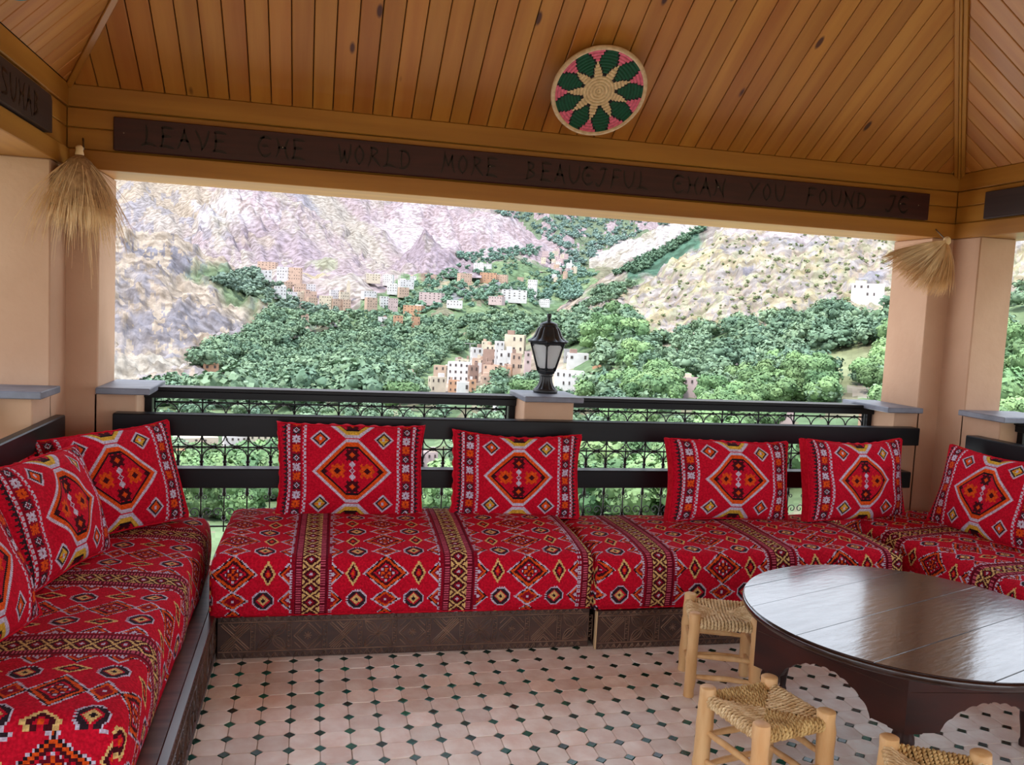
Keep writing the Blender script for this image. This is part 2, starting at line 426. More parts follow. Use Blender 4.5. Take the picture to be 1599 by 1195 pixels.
ceil = MB()
RUN = (XR - XL) / (0.667 + 0.94)
AP = Vector((XL + 0.667 * RUN, YW - RUN, ZT + 0.66 * RUN))
def cr(X, Y, z): return (X, Y, z)
e = 0.75                                  # eaves out of view, added to keep the sun out of the room
def out(X, Y): return None
corn = [Vector((XL, YF, ZT)), Vector((XR, YF, ZT)), Vector((XR, YW, ZT)), Vector((XL, YW, ZT))]
outer = [Vector((XL - e, YF - e, ZT - 0.28)), Vector((XR + e, YF - e, ZT - 0.28)), Vector((XR + e, YW + e, ZT - 0.28)), Vector((XL - e, YW + e, ZT - 0.28))]
th = Vector((0, 0, 0.14)); gap = Vector((0, 0, 0.020))
vs = [c + gap for c in corn] + [AP + gap] + [o + th for o in outer] + [AP + th + Vector((0, 0, .1))] + [o for o in outer]
ceil.add(vs, [(0, 4, 1), (1, 4, 2), (2, 4, 3), (3, 4, 0)] + [(5, 6, 9), (6, 7, 9), (7, 8, 9), (8, 5, 9)] +
         [(10 + i, 10 + (i + 1) % 4, 5 + (i + 1) % 4, 5 + i) for i in range(4)] + [(i, (i + 1) % 4, 10 + (i + 1) % 4, 10 + i) for i in range(4)])
ceil = struct(ceil.build('ceiling', M_GAP))

def slope(origin, across, upv, length_at, starts, width, flipn=1):
    A = Vector(across).normalized(); Uv = Vector(upv); sl = Uv.length; Un = Uv.normalized()
    Nn = A.cross(Un)
    if Nn.z > 0: Nn = -Nn
    for s0 in starts:
        g = 0.0022; x0 = s0 + g; x1 = s0 + width - g
        l0, l1 = length_at(x0) * sl, length_at(x1) * sl
        if max(l0, l1) <= 0.02: continue
        l0 = max(l0, 0.0); l1 = max(l1, 0.0)
        t = 0.013; ch = 0.003
        w = x1 - x0
        # local: x across, y up the slope, z towards the room
        def ln(x): return l0 + (l1 - l0) * (x / w)
        xs = (0, ch, w - ch, w)
        vs = []
        for y in (0, 1):
            for x in xs:
                yy = ln(x) * y
                vs.append((x, yy, t if 0 < x < w else t - ch))
            vs.append((w, ln(w) * y, 0)); vs.append((0, ln(0) * y, 0))
        n = 6
        fs = [tuple(range(6))[::-1], tuple(range(6, 12))] + [(i, (i + 1) % 6, 6 + (i + 1) % 6, 6 + i) for i in range(6)]
        o = MB().add(vs, fs).build('roof_board', M_PINE, ceil)
        org = Vector(origin) + A * x0
        M4 = Matrix((( A.x, Un.x, Nn.x, org.x), (A.y, Un.y, Nn.y, org.y), (A.z, Un.z, Nn.z, org.z + 0.012), (0, 0, 0, 1)))
        o.matrix_world = M4
BWD = 0.0983
# back slope
st = [0.315 + BWD * k for k in range(-13, 39)]
slope((0, YW, ZT), (1, 0, 0), (0, -1, 0.66), lambda X: min((X - XL) / 0.667, (XR - X) / 0.94, RUN), [s for s in st if s > XL - BWD and s < XR], BWD)
# left slope (across = +Y), run e = X-XL
slope((XL, 0, ZT), (0, 1, 0), (1, 0, 0.99), lambda Y: 0.667 * min(YW - Y, Y - YF), [YW - BWD * k for k in range(1, 61)], BWD)
slope((XR, 0, ZT), (0, 1, 0), (-1, 0, 0.66 / 0.94), lambda Y: 0.94 * min(YW - Y, Y - YF), [YW - BWD * k for k in range(1, 61)], BWD)
slope((0, YF, ZT), (1, 0, 0), (0, 1, 0.66), lambda X: min((X - XL) / 0.667, (XR - X) / 0.94, RUN), [s for s in st if s > XL - BWD and s < XR], BWD)
# hip battens
def batten(a, b, w, t, m, dx):
    a = Vector(a); b = Vector(b); d = (b - a).normalized(); sd = d.cross(Vector((0, 0, 1))).normalized(); nn = sd.cross(d).normalized()
    if nn.z > 0: nn = -nn
    L_ = (b - a).length
    o = MB().box((0, -w / 2, 0), (L_, w / 2, t), 0.003).build('hip_batten', M_PINE_B, ceil, auto=30)
    org = a + sd * dx + nn * 0.016
    o.matrix_world = Matrix(((d.x, sd.x, nn.x, org.x), (d.y, sd.y, nn.y, org.y), (d.z, sd.z, nn.z, org.z), (0, 0, 0, 1)))
batten((XR, YW, ZT), AP, 0.022, 0.016, None, -0.018); batten((XR, YW, ZT), AP, 0.012, 0.022, None, 0); batten((XR, YW, ZT), AP, 0.022, 0.016, None, 0.018)
batten((XL, YW, ZT), AP, 0.03, 0.010, None, 0)

# ------------------------------------------------------------------ carved sign boards
def quad_stroke(pts, w0, w1, n=7):
    """quadratic curve through 3 control points, tapered ribbon outline (2D)"""
    a, b, c = [np.array(p, float) for p in pts]
    L_, Rr = [], []
    for i in range(n):
        t = i / (n - 1); p = (1 - t) ** 2 * a + 2 * t * (1 - t) * b + t * t * c
        d = 2 * (1 - t) * (b - a) + 2 * t * (c - b)
        d = d / (np.linalg.norm(d) + 1e-9); nrm = np.array([-d[1], d[0]])
        w = (w0 + (w1 - w0) * t) * (0.35 + 0.65 * math.sin(math.pi * min(1, max(0.0, 0.12 + t * 0.8))))
        L_.append(p + nrm * w); Rr.append(p - nrm * w)
    return L_, Rr
GL = {  # brush-like strokes in a unit cell (x 0..1, y 0..1): (start, control, end)
    'L': [((.30, 1.05), (.45, .5), (.25, .12)), ((.0, .0), (.4, .22), (1.0, .02))],
    'E': [((.15, 1.0), (.35, .5), (.12, .0)), ((.1, .98), (.5, 1.06), (.95, .95)), ((.15, .52), (.4, .6), (.8, .55)), ((.0, .02), (.5, .12), (1.0, -.04))],
    'A': [((.5, 1.05), (.35, .4), (.0, .0)), ((.45, 1.0), (.6, .5), (1.0, -.1)), ((.2, .4), (.5, .5), (.8, .38))],
    'V': [((.0, 1.0), (.45, .6), (.5, .0)), ((.95, 1.05), (.85, .4), (.45, .0))],
    'T': [((.45, 1.02), (-.35, .55), (.35, .02)), ((.3, .05), (.6, -.08), (.95, .2)), ((.1, .9), (.5, 1.12), (.95, .9)), ((.3, .5), (.5, .6), (.72, .5))],
    'H': [((.1, 1.0), (.5, .5), (.1, .0)), ((1.0, 1.0), (.55, .5), (1.0, -.05)), ((.25, .5), (.5, .56), (.8, .5))],
    'W': [((.0, 1.0), (.25, .5), (.22, .0)), ((.55, .7), (.45, .3), (.25, .02)), ((.5, .7), (.55, .3), (.75, .0)), ((1.0, 1.05), (1.0, .4), (.72, .0))],
    'O': [((.5, 1.0), (-.2, .5), (.5, .0)), ((.45, 1.0), (1.2, .5), (.45, .0))],
    'R': [((.2, 1.0), (.35, .5), (.0, -.05)), ((.15, .98), (1.2, .9), (.3, .5)), ((.3, .52), (.6, .3), (1.0, -.02))],
    'D': [((.3, .95), (.2, .5), (.3, .05)), ((.05, .92), (.8, 1.1), (.95, .5)), ((.95, .55), (.9, -.05), (.1, .0))],
    'M': [((.15, 1.1), (.2, .4), (-.1, -.05)), ((.2, .95), (.4, .5), (.5, .35)), ((.85, .95), (.6, .6), (.5, .35)), ((.8, 1.0), (.75, .4), (1.05, .0))],
    'B': [((.2, 1.0), (.3, .5), (.1, .0)), ((.1, .98), (1.1, .9), (.3, .52)), ((.3, .52), (1.3, .35), (.0, .0))],
    'U': [((.05, 1.0), (.05, .2), (.5, .0)), ((.95, 1.0), (1.05, .2), (.5, .0))],
    'I': [((.8, 1.0), (.7, .3), (.35, .0)), ((.3, .9), (.6, 1.08), (1.0, .95)), ((.0, .15), (.1, -.05), (.4, .0))],
    'F': [((.3, 1.0), (.35, .4), (.1, -.1)), ((.25, .97), (.6, 1.06), (1.0, .95)), ((.25, .52), (.5, .62), (.8, .54))],
    'N': [((.1, 1.0), (.45, .5), (.05, .0)), ((.1, .95), (.5, .6), (.9, .05)), ((1.05, 1.05), (.7, .5), (.95, -.05))],
    'Y': [((.0, 1.0), (.3, .8), (.45, .5)), ((1.0, 1.0), (.6, .8), (.0, -.1))],
    'S': [((.9, .9), (-.4, 1.1), (.5, .5)), ((.5, .5), (1.3, .1), (.05, .05))],
}
def text_part(root, text, x0, x1, z0, h, yface, put):
    n = len(text); cw = (x1 - x0) / n
    for i, chh in enumerate(text):
        if chh not in GL: continue
        m = MB()
        for st_ in GL[chh]:
            L_, Rr = quad_stroke(st_, 0.085, 0.075)
            pts = L_ + Rr[::-1]
            k = len(L_)
            for dz in (0,):
                vs = []
                for p in L_ + Rr:
                    X = x0 + cw * (i + 0.1) + p[0] * cw * 0.82; Z = z0 + p[1] * h
                    vs.append((X, Z))
                vv = [put(a, b, 0.0012) for a, b in vs] + [put(a, b, -0.002) for a, b in vs]
                fs = [(j, j + 1, k + j + 1, k + j) for j in range(k - 1)]
                K = 2 * k
                fs += [(j + 1, j, K + j, K + j + 1) for j in range(k - 1)] + [(k + j, k + j + 1, K + k + j + 1, K + k + j) for j in range(k - 1)]
                m.add(vv, fs)
        m.build('letter_' + chh.lower(), M_LETTER, root)
sy0 = YW - 0.034
sg = MB().box((-0.692, sy0, 2.190), (3.80, YW - 0.001, 2.345), 0.004).build('carved_sign_board', M_SIGN, auto=30)
tag(sg, 'long dark board carved LEAVE THE WORLD MORE BEAUTIFUL THAN YOU FOUND IT', 'sign')
def uX(u):  # pixel column on the sign -> X on the board's face
    v = 190 + (u - 180) * 0.1 + 30
    d = ray(u, v); t = (sy0 - CAM[1]) / d[1]; return (CAM + t * d)[0]
for w_, a, b in (('LEAVE', 218, 356), ('THE', 400, 478), ('WORLD', 525, 642), ('MORE', 688, 778), ('BEAUTIFUL', 818, 1012), ('THAN', 1047, 1132), ('YOU', 1166, 1226), ('FOUND', 1254, 1352), ('IT', 1380, 1418)):
    text_part(sg, w_, uX(a), uX(b), 2.222, 0.092, sy0, lambda x, z, o: (x, sy0 - o, z))
for u_ in (193, 441, 764, 1120, 1404, 1432):
    X = uX(u_); c = MB().lathe([(0.0035, 0), (0.0030, 0.0014), (0.0008, 0.0018)], n=10)
    o = c.build('nail', mat('nail_head', (150, 140, 130), rough=0.4, metal=0.8), sg, smooth=True); o.location = (X, sy0 - 0.0, 2.272); o.rotation_euler = (R(90), 0, 0)
sx0 = XL + 0.034
sg2 = MB()
# left board, its far end has clipped corners
pl = [(0.0, 2.190), (-3.6, 2.190), (-3.6, 2.345), (-0.02, 2.345), (0.0, 2.325)]
sg2.prism([(y + 0.60, z) for y, z in pl], lambda a, b, h: (h, a, b), XL + 0.001, sx0)
sg2 = sg2.build('carved_sign_board', M_SIGN2)
tag(sg2, 'dark grey-brown carved sign board on the left beam, cut off by the photo\'s left edge', 'sign')
text_part(sg2, 'SUHAB', -0.02 , 0.43, 2.215, 0.095, 0, lambda y, z, o: (sx0 + o, y, z))
sg3 = MB().box((XR - 0.034, -3.0, 2.19), (XR - 0.001, 0.70, 2.345), 0.004).build('carved_sign_board', M_SIGN2, auto=30)
tag(sg3, 'dark board on the right beam, cut off by the photo\'s right edge', 'sign')

# ------------------------------------------------------------------ back railing
def spiral(cx, cz, r0, r1, a0, a1, n=16):
    return [(cx + (r0 + (r1 - r0) * i / (n - 1)) * math.cos(a0 + (a1 - a0) * i / (n - 1)), 0,
             cz + (r0 + (r1 - r0) * i / (n - 1)) * math.sin(a0 + (a1 - a0) * i / (n - 1))) for i in range(n)]
HB = 0.12        # half bay
def shared(fn, name, m, smooth=True):
    b = MB(); fn(b); return b.mesh(name, m, smooth)
IR = 0.0036
def f_main(b):   # full height baluster
    b.tube([(0, 0, .27), (0, 0, .985)], .0042, 6)
    b.tube([(0, 0, .465), (0, 0, .640)], .0085, 8); b.lathe([(.004, -.012), (.012, -.004), (.012, .004), (.004, .012)], 8, (0, 0, .650))
    b.lathe([(.004, -.012), (.011, -.004), (.011, .004), (.004, .012)], 8, (0, 0, .478)); b.lathe([(.004, -.016), (.013, -.003), (.013, .003), (.004, .016)], 8, (0, 0, .345))
def f_short(b):
    b.tube([(0, 0, .27), (0, 0, .745)], .0040, 6)
    b.tube([(0, 0, .465), (0, 0, .640)], .0085, 8); b.lathe([(.004, -.012), (.012, -.004), (.012, .004), (.004, .012)], 8, (0, 0, .650))
    b.lathe([(.004, -.012), (.011, -.004), (.011, .004), (.004, .012)], 8, (0, 0, .478)); b.lathe([(.004, -.016), (.013, -.003), (.013, .003), (.004, .016)], 8, (0, 0, .345))
    b.lathe([(.003, -.012), (.010, 0), (.003, .012)], 8, (0, 0, .898)); b.lathe([(.003, -.012), (.010, 0), (.003, .012)], 8, (0, 0, .800))
    b.tube([(0, 0, .80), (0, 0, .898)], .0036, 6)
def arc(cx, cz, r, a0, a1, n=14, sx=1.0): return [(cx + sx * r * math.cos(a0 + (a1 - a0) * i / (n - 1)), 0, cz + r * math.sin(a0 + (a1 - a0) * i / (n - 1))) for i in range(n)]
def f_ring(b):   # upper arch
    h = HB / 2
    b.tube([(-h, 0, .895)] + arc(0, .905, h - .002, math.pi, 0) + [(h, 0, .895)], IR, 6)
    b.lathe([(.003, -.011), (.010, -.003), (.010, .003), (.003, .011)], 8, (0, 0, .966))
def f_bowl(b):   # lower bowl
    h = HB / 2
    b.tube([(-h, 0, .803)] + arc(0, .793, h - .002, math.pi, 2 * math.pi) + [(h, 0, .803)], IR, 6)
    b.lathe([(.003, -.011), (.010, -.003), (.010, .003), (.003, .011)], 8, (0, 0, .729))
def f_arch(b):
    h = HB / 2
    b.tube([(-h + .004, 0, .650)] + arc(0, .668, h - .004, math.pi, 0) + [(h - .004, 0, .650)], IR, 6)
def f_curls(b):  # at a short baluster: scrolls beside the upper and lower knots, mirrored
    for s in (-1, 1):
        for zc, q in ((.888, 1), (.812, -1)):
            p = spiral(0.030, zc, .0215, .006, 0, 0, 2)
            pts = [(s * (0.030 - .022 * math.cos(a)) if False else s * (0.030 + (.021 - .0022 * a) * -math.cos(a * 1.0)), 0, zc + q * (.021 - .0022 * a) * math.sin(a)) for a in np.linspace(0, 7.2, 22)]
            b.tube(pts, .0027, 5)
def f_feet(b):   # small eyes and the large scrolls near the bottom
    for s in (-1, 1):
        b.tube([(s * (.019 + .0095 * math.cos(a)), 0, .458 + .0095 * math.sin(a)) for a in np.linspace(2.2, 8.2, 12)], .0028, 5)
        pts = [(s * .004, 0, .350), (s * .008, 0, .368)] + [(s * (.034 - (.027 - .0031 * a) * math.cos(a)), 0, .376 + (.027 - .0031 * a) * math.sin(a)) for a in np.linspace(0, 7.4, 24)]
        b.tube(pts, .0030, 5)
me_main, me_short, me_ring, me_bowl, me_arch, me_curl, me_feet = [shared(f, n, M_IRON) for f, n in
    ((f_main, 'baluster'), (f_short, 'short_baluster'), (f_ring, 'upper_arch'), (f_bowl, 'lower_bow'), (f_arch, 'arch'), (f_curls, 'scroll'), (f_feet, 'foot_scroll'))]
YG = 1.19
def railing(x0, x1, label):
    t = thing('iron_railing', (x0, YG, 0), label, 'railing')
    Lr = x1 - x0
    MB().box((0, -0.05, .990), (Lr, .05, 1.028), .003).build('wooden_rail', M_BLACKWOOD, t, auto=30)
    MB().box((-.0, -0.062, 1.029), (Lr, .062, 1.048), .004).build('rail_cap', M_BLACKWOOD, t, auto=30)
    for a in (0, Lr - .035): MB().box((a, -.03, .24), (a + .035, .03, .989), .002).build('frame_post', M_BLACKWOOD, t, auto=30)
    xa, xb = .045, Lr - .045
    for z in (.966, .729, .300): MB().tube([(xa, 0, z), (xb, 0, z)], .0050, 6).build('iron_bar', M_IRON, t, smooth=True)
    nb = 8; bw = (xb - xa) / nb
    for k in range(nb + 1):
        link('baluster', me_main, t).location = (xa + k * bw, 0, 0)
        link('foot_scroll', me_feet, t).location = (xa + k * bw, 0, 0)
        if k < nb:
            for q, me in (('short_baluster', me_short), ('scroll', me_curl), ('foot_scroll', me_feet)): link(q, me, t).location = (xa + (k + .5) * bw, 0, 0)
            for d in (.25, .75):
                for q, me in (('upper_arch', me_ring), ('lower_bow', me_bowl), ('arch', me_arch)):
                    o = link(q, me, t); o.location = (xa + (k + d) * bw, 0, 0); o.scale = (bw / 2 / HB, 1, 1)
    return t
railing(XPL, 1.383, 'black wooden rail over wrought iron scroll grille, left of the lantern pier')
railing(1.668, XPR, 'black wooden rail over wrought iron scroll grille, right of the lantern pier')
def side_rail(x, label, y0=YP, y1=-4.5):
    t = thing('side_railing', (x, 0, 0), label, 'railing')
    MB().box((-.05, y1, .990), (.05, y0, 1.028), .003).build('wooden_rail', M_BLACKWOOD, t, auto=30)
    MB().box((-.062, y1, 1.029), (.062, y0, 1.048), .003).build('rail_cap', M_BLACKWOOD, t, auto=30)
    MB().box((-.03, y0 - .04, .24), (.03, y0, .989), .002).build('frame_post', M_BLACKWOOD, t, auto=30)
    for z in (.729, .300): MB().tube([(0, y1, z), (0, y0 - .04, z)], .005, 6).build('iron_bar', M_IRON, t, smooth=True)
    y = y0 - .12
    while y > y1: 
        o = link('baluster', me_main, t); o.location = (0, y, 0); y -= .123
side_rail(XL - .22, 'black rail on the left wall, outside the photo\'s left edge')
side_rail(XR + .15, 'black rail on the right wall, at the photo\'s right edge under the slate sill')

# ------------------------------------------------------------------ back boards (wooden planks the cushions lean on)
def plankobj(lo, hi, label, name='backrest_board', along='x'):
    if along == 'x':
        o = MB().box((0, lo[1], lo[2]), (hi[0] - lo[0], hi[1], hi[2]), .005).build(name, M_BLACKWOOD, auto=30); o.location = (lo[0], 0, 0)
    else:
        o = MB().box((0, -hi[0], lo[2]), (hi[1] - lo[1], -lo[0], hi[2]), .005).build(name, M_BLACKWOOD, auto=30); o.rotation_euler = (0, 0, R(90)); o.location = (0, lo[1], 0)
    return tag(o, label, 'wooden board')
plankobj((-.672, .862, .838), (3.835, .948, .944), 'upper black backrest board along the back, spanning wall to wall')
plankobj((-.44, .862, .578), (3.80, .948, .676), 'lower black backrest board along the back, seen between the cushions')
plankobj((XL + .001, -3.6, .838), (XL + .045, .78, .944), 'upper black backrest board on the left wall', along='y')
plankobj((XL + .001, -3.6, .578), (XL + .045, .78, .676), 'lower black backrest board on the left wall, behind the cushions', along='y')
plankobj((XR - .085, -3.6, .838), (XR - .001, .615, .944), 'upper black backrest board on the right wall', along='y')
plankobj((XR - .085, -3.6, .578), (XR - .001, .615, .676), 'lower black backrest board on the right wall, behind the cushion', along='y')

# ------------------------------------------------------------------ seat bases with carved fronts
def carve_panel(Lp, H):
    """thin proud ridges of the carved pattern on a panel of length Lp and height H (in x,z; y=-)"""
    m = MB()
    def rid(pts, w=.0025, h=.0042):
        pts = [np.array(p, float) for p in pts]
        for a, b in zip(pts[:-1], pts[1:]):
            d = b - a; L_ = np.linalg.norm(d)
            if L_ < 1e-6: continue
            d /= L_; n = np.array([-d[1], d[0]])
            q = [a + n * w, a - n * w, b - n * w, b + n * w]; mid = [a, b]
            vs = [(p[0], 0.0005, p[1]) for p in q] + [(p[0], -h, p[1]) for p in mid]
            m.add(vs, [(0, 1, 4), (1, 2, 5, 4), (2, 3, 5), (3, 0, 4, 5)])
    z0, z1 = H * .17, H * .87
    rid([(0.004, z0), (Lp - .004, z0)]); rid([(0.004, z1), (Lp - .004, z1)])
    x = .012
    while x < Lp - .03:                      # zigzag borders
        for za, zb in ((.006, z0 - .006), (z1 + .005, H - .004)):
            for k in (0, .009): 
                rid([(x + k, za), (x + .013 + k * .5, zb)], .0014); rid([(x + .026 - k, za), (x + .013 + k * .5, zb)], .0014)
        x += .030
    zc = (z0 + z1) / 2; hh = (z1 - z0) / 2 - .006; cell = 2 * hh + .010
    x = .010; k = 0
    while x + cell < Lp:
        cx = x + cell / 2
        kind = k % 3
        if kind == 0:
            for o in (-.016, -.006, .006, .016):
                rid([(cx - hh + max(o, 0), zc - hh - min(o, 0)), (cx + hh + min(o, 0), zc + hh - max(o, 0))])
                if abs(o) < .01: rid([(cx - hh + max(o, 0), zc + hh + min(o, 0)), (cx + hh + min(o, 0), zc - hh + max(o, 0))])
            for o in (.028, .040): 
                rid([(cx - hh + o, zc + hh), (cx, zc + o), (cx + hh - o, zc + hh)]); rid([(cx - hh + o, zc - hh), (cx, zc - o), (cx + hh - o, zc - hh)])
        elif kind == 1:
            for sx in (-1, 1):
                for sz in (-1, 1):
                    for bulge in (.30, .12, -.12, -.30):
                        p = [(cx + sx * hh * t + sz * sx * bulge * hh * math.sin(math.pi * t) * .8 * -sz, zc + sz * hh * t + bulge * hh * math.sin(math.pi * t) * .8 * sz) for t in np.linspace(0.05, 1, 8)]
                        rid(p, .0016)
        else:
            rid([(cx - hh, zc), (cx, zc + hh), (cx + hh, zc), (cx, zc - hh), (cx - hh, zc)])
            rid([(cx - hh * .8, zc), (cx, zc + hh * .8), (cx + hh * .8, zc), (cx, zc - hh * .8), (cx - hh * .8, zc)], .0014)
            for A in range(8):
                a = A * math.pi / 4; rid([(cx, zc), (cx + .3 * hh * math.cos(a), zc + .3 * hh * math.sin(a))], .0024)
            for sx in (-1, 1):
                for sz in (-1, 1): rid([(cx + sx * hh * .95, zc + sz * hh * .5), (cx + sx * hh * .5, zc + sz * hh * .95)])
        x += cell
        rid([(x, zc - hh), (x, zc + hh)], .0014); rid([(x + .018, zc - hh), (x + .018, zc + hh)], .0014)
        for q in range(5): 
            zz = zc - hh + (q + .5) * 2 * hh / 5; rid([(x + .002, zz), (x + .011, zz)], .0022); rid([(x + .017, zz + .008), (x + .008, zz + .008)], .0018)
        x += .024; k += 1
    return m
def base(name, org, rz, Lb, D, H, label, cat='bench base', plain=False, cheek=False):
    t = thing(name, org, label, cat, rz)
    f = MB().box((0, 0, 0.001), (Lb, .022, H), .002).build('front_panel', M_CARVED if not plain else M_CARVED, t, auto=30)
    cv = carve_panel(Lb, H).build('carving', M_RIDGE, f)
    for x in (0.0, Lb - .022): MB().box((x + .0005, .0225, .001), (x + .0215, D, H), .002).build('side_panel', M_CARVED, t, auto=30)
    for j in range(5):
        y0 = .024 + j * (D - .03) / 5
        MB().box((.024, y0, H - .022), (Lb - .024, y0 + (D - .03) / 5 - .004, H - .004), .002).build('slat', M_BASEWOOD, t, auto=30)
    if cheek:
        c = MB().box((-.006, -.001, .002), (-.0002, .022, H - .003)).build('raw_edge', M_CHIP, t); c['label'] = 'pale unpainted edge'
    return t
HBASE = 0.182
base('bench_base', (-.105, .150, 0), math.atan2(-.040, 1.63), 1.632, .70, HBASE, 'dark carved wooden bench base at the back left, under the long red mattress')
base('bench_base', (1.552, .068, 0), math.atan2(-.014, 1.5), 1.60, .76, HBASE, 'dark carved wooden bench base at the back right, right of the gap', cheek=True)
# left base: front board runs towards the camera, plank deck inside it
t = thing('bench_base', (0, 0, 0), 'dark wooden bench base along the left wall, plank ledge showing beside the mattress', 'bench base')
M90 = lambda: None
fp = MB().box((0, 0, .001), (2.1, .032, .200), .003).build('front_panel', M_CARVED, t, auto=30)
fp.rotation_euler = (0, 0, R(-90)); fp.location = (-.146, .84, 0); fp.rotation_euler = (0, 0, R(90)); fp.location = (-.114, -1.24, 0)
cv = carve_panel(2.08, .198).build('carving', M_CARVED, fp); cv.rotation_euler = (0, 0, 0)
ys = np.linspace(-.86, -.150, 6)
for a, b in zip(ys[:-1], ys[1:]):
    o = MB().box((0, 0, .150), (2.08, b - a - .003, .172), .002).build('slat', M_BASEWOOD, t, auto=30)
    o.rotation_euler = (0, 0, R(-90)); o.location = (a, .84, 0)
o = MB().box((-.86, -1.24, .001), (-.148, -1.215, .172), .002).build('side_panel', M_CARVED, t, auto=30)
base('bench_base', (3.285, .80, 0), R(-90), 2.6, .70, HBASE, 'dark wooden bench base along the right wall, hidden behind the round table')

# ------------------------------------------------------------------ woven pattern of the mattress covers
PAL = {k: s2l(v) for k, v in dict(red=(204, 18, 46), dred=(150, 14, 38), maroon=(104, 12, 32), black=(38, 22, 30), brown=(72, 18, 28), orange=(226, 84, 26),
       white=(206, 198, 218), cream=(226, 190, 122), yellow=(222, 176, 62), pink=(208, 92, 116), char=(52, 36, 44)).items()}
def mattress_cols(s, t, s0, t0, seed=0):
    Sx = .63; T = .23
    c = np.tile(PAL['red'], (len(s), 1)).astype(np.float32)
    x = (s - s0 + Sx / 2) % Sx - Sx / 2; ax = np.abs(x)        # 0 at a diamond column
    y = (t - t0 + T / 4) % T - T / 4                             # 0 at a big diamond, .12 at a small one
    y2 = np.where(y > T / 4, y - T / 2, y)                       # centred on nearest centre
    yb = (t - t0 + T / 2) % T - T / 2; ys = (t - t0) % T - T / 2    # to the nearest big / small centre
    def put(mask, k): c[mask] = PAL[k]
    jag = .0035 * (((t * 200).astype(int) + (s * 200).astype(int)) % 2)
    # border zigzag zones on both sides of the stripe
    tri = np.maximum(0, 1 - np.abs(y2) / .046)
    b = .232 - .050 * tri + jag
    z = ax - b
    put((z > -.006) & (ax < .245), 'white'); put((z > .001) & (ax < .245), 'black'); put((z > .007) & (ax < .245), 'orange'); put((z > .018) & (ax < .245), 'dred')
    put((z > .030) & (ax < .245) & (np.abs(y2) < .008), 'white')
    # stripe
    w = .315 - ax
    put(w < .086, 'dred'); put((w < .086) & (w > .074) & ((t % .022) < .015), 'white'); put((w < .083) & (w > .077) & ((t % .022) < .011) & ((t % .022) > .004), 'dred')
    put(w < .068, 'maroon'); put((w < .060) & ((t % .010) < .005), 'pink'); put(w < .040, 'maroon')
    put(w < .036, 'brown')
    ph = np.abs(((t - t0) % .062) / .031 - 1) * 1.12              # 0..1..0
    wn_ = w / .036
    put((w < .036) & (wn_ > ph + .52), 'cream')
    put((w < .036) & (np.abs(wn_ - ph) < .16), 'cream')
    put((w < .036) & (wn_ < ph - .55), 'dred'); put((w < .036) & (wn_ < ph - .85), 'white')
    # small diamonds and ring medallions first, then the big diamonds and rhombs between them
    ins_ = ax < .232
    m = ax / .060 + np.abs(ys) / .044 + jag * 16
    for lim, k in ((1.10, 'white'), (.92, 'black'), (.84, 'orange'), (.60, 'dred')): put(m < lim, k)
    put((ax < .006) & (np.abs(ys) < .006), 'white')
    dx = ax - .122; r8 = np.maximum(np.maximum(np.abs(dx), np.abs(ys)), (np.abs(dx) + np.abs(ys)) * .74) + jag * .5
    for lim, k in ((.044, 'white'), (.0385, 'char')): put(r8 < lim, k)
    m = np.abs(dx) + np.abs(ys)
    for lim, k in ((.031, 'red'), (.024, 'cream'), (.010, 'black')): put(m < lim, k)
    m = ax / .098 + np.abs(yb) / .080 + jag * 9
    for lim, k in ((1.02, 'white'), (.95, 'black'), (.88, 'orange'), (.72, 'brown'), (.56, 'red'), (.45, 'maroon')): put(m < lim, k)
    r = np.hypot(x, yb); an = np.arctan2(yb, x)
    put((r < .021) & (np.cos(4 * an) > -.1), 'orange'); put(r < .006, 'maroon')
    for dx, dy in ((.030, 0), (0, .030), (.018, .018)): put((np.abs(ax - dx) < .0042) & (np.abs(np.abs(yb) - dy) < .0042), 'white')
    m = np.abs(ax - .140) / .032 + np.abs(yb) / .054
    for lim, k in ((1.0, 'cream'), (.72, 'brown'), (.40, 'red'), (.22, 'orange')): put(m < lim, k)
    c *= (1 + (np.random.default_rng(seed).random(len(c)) - .5)[:, None] * .16).astype(np.float32)
    return c

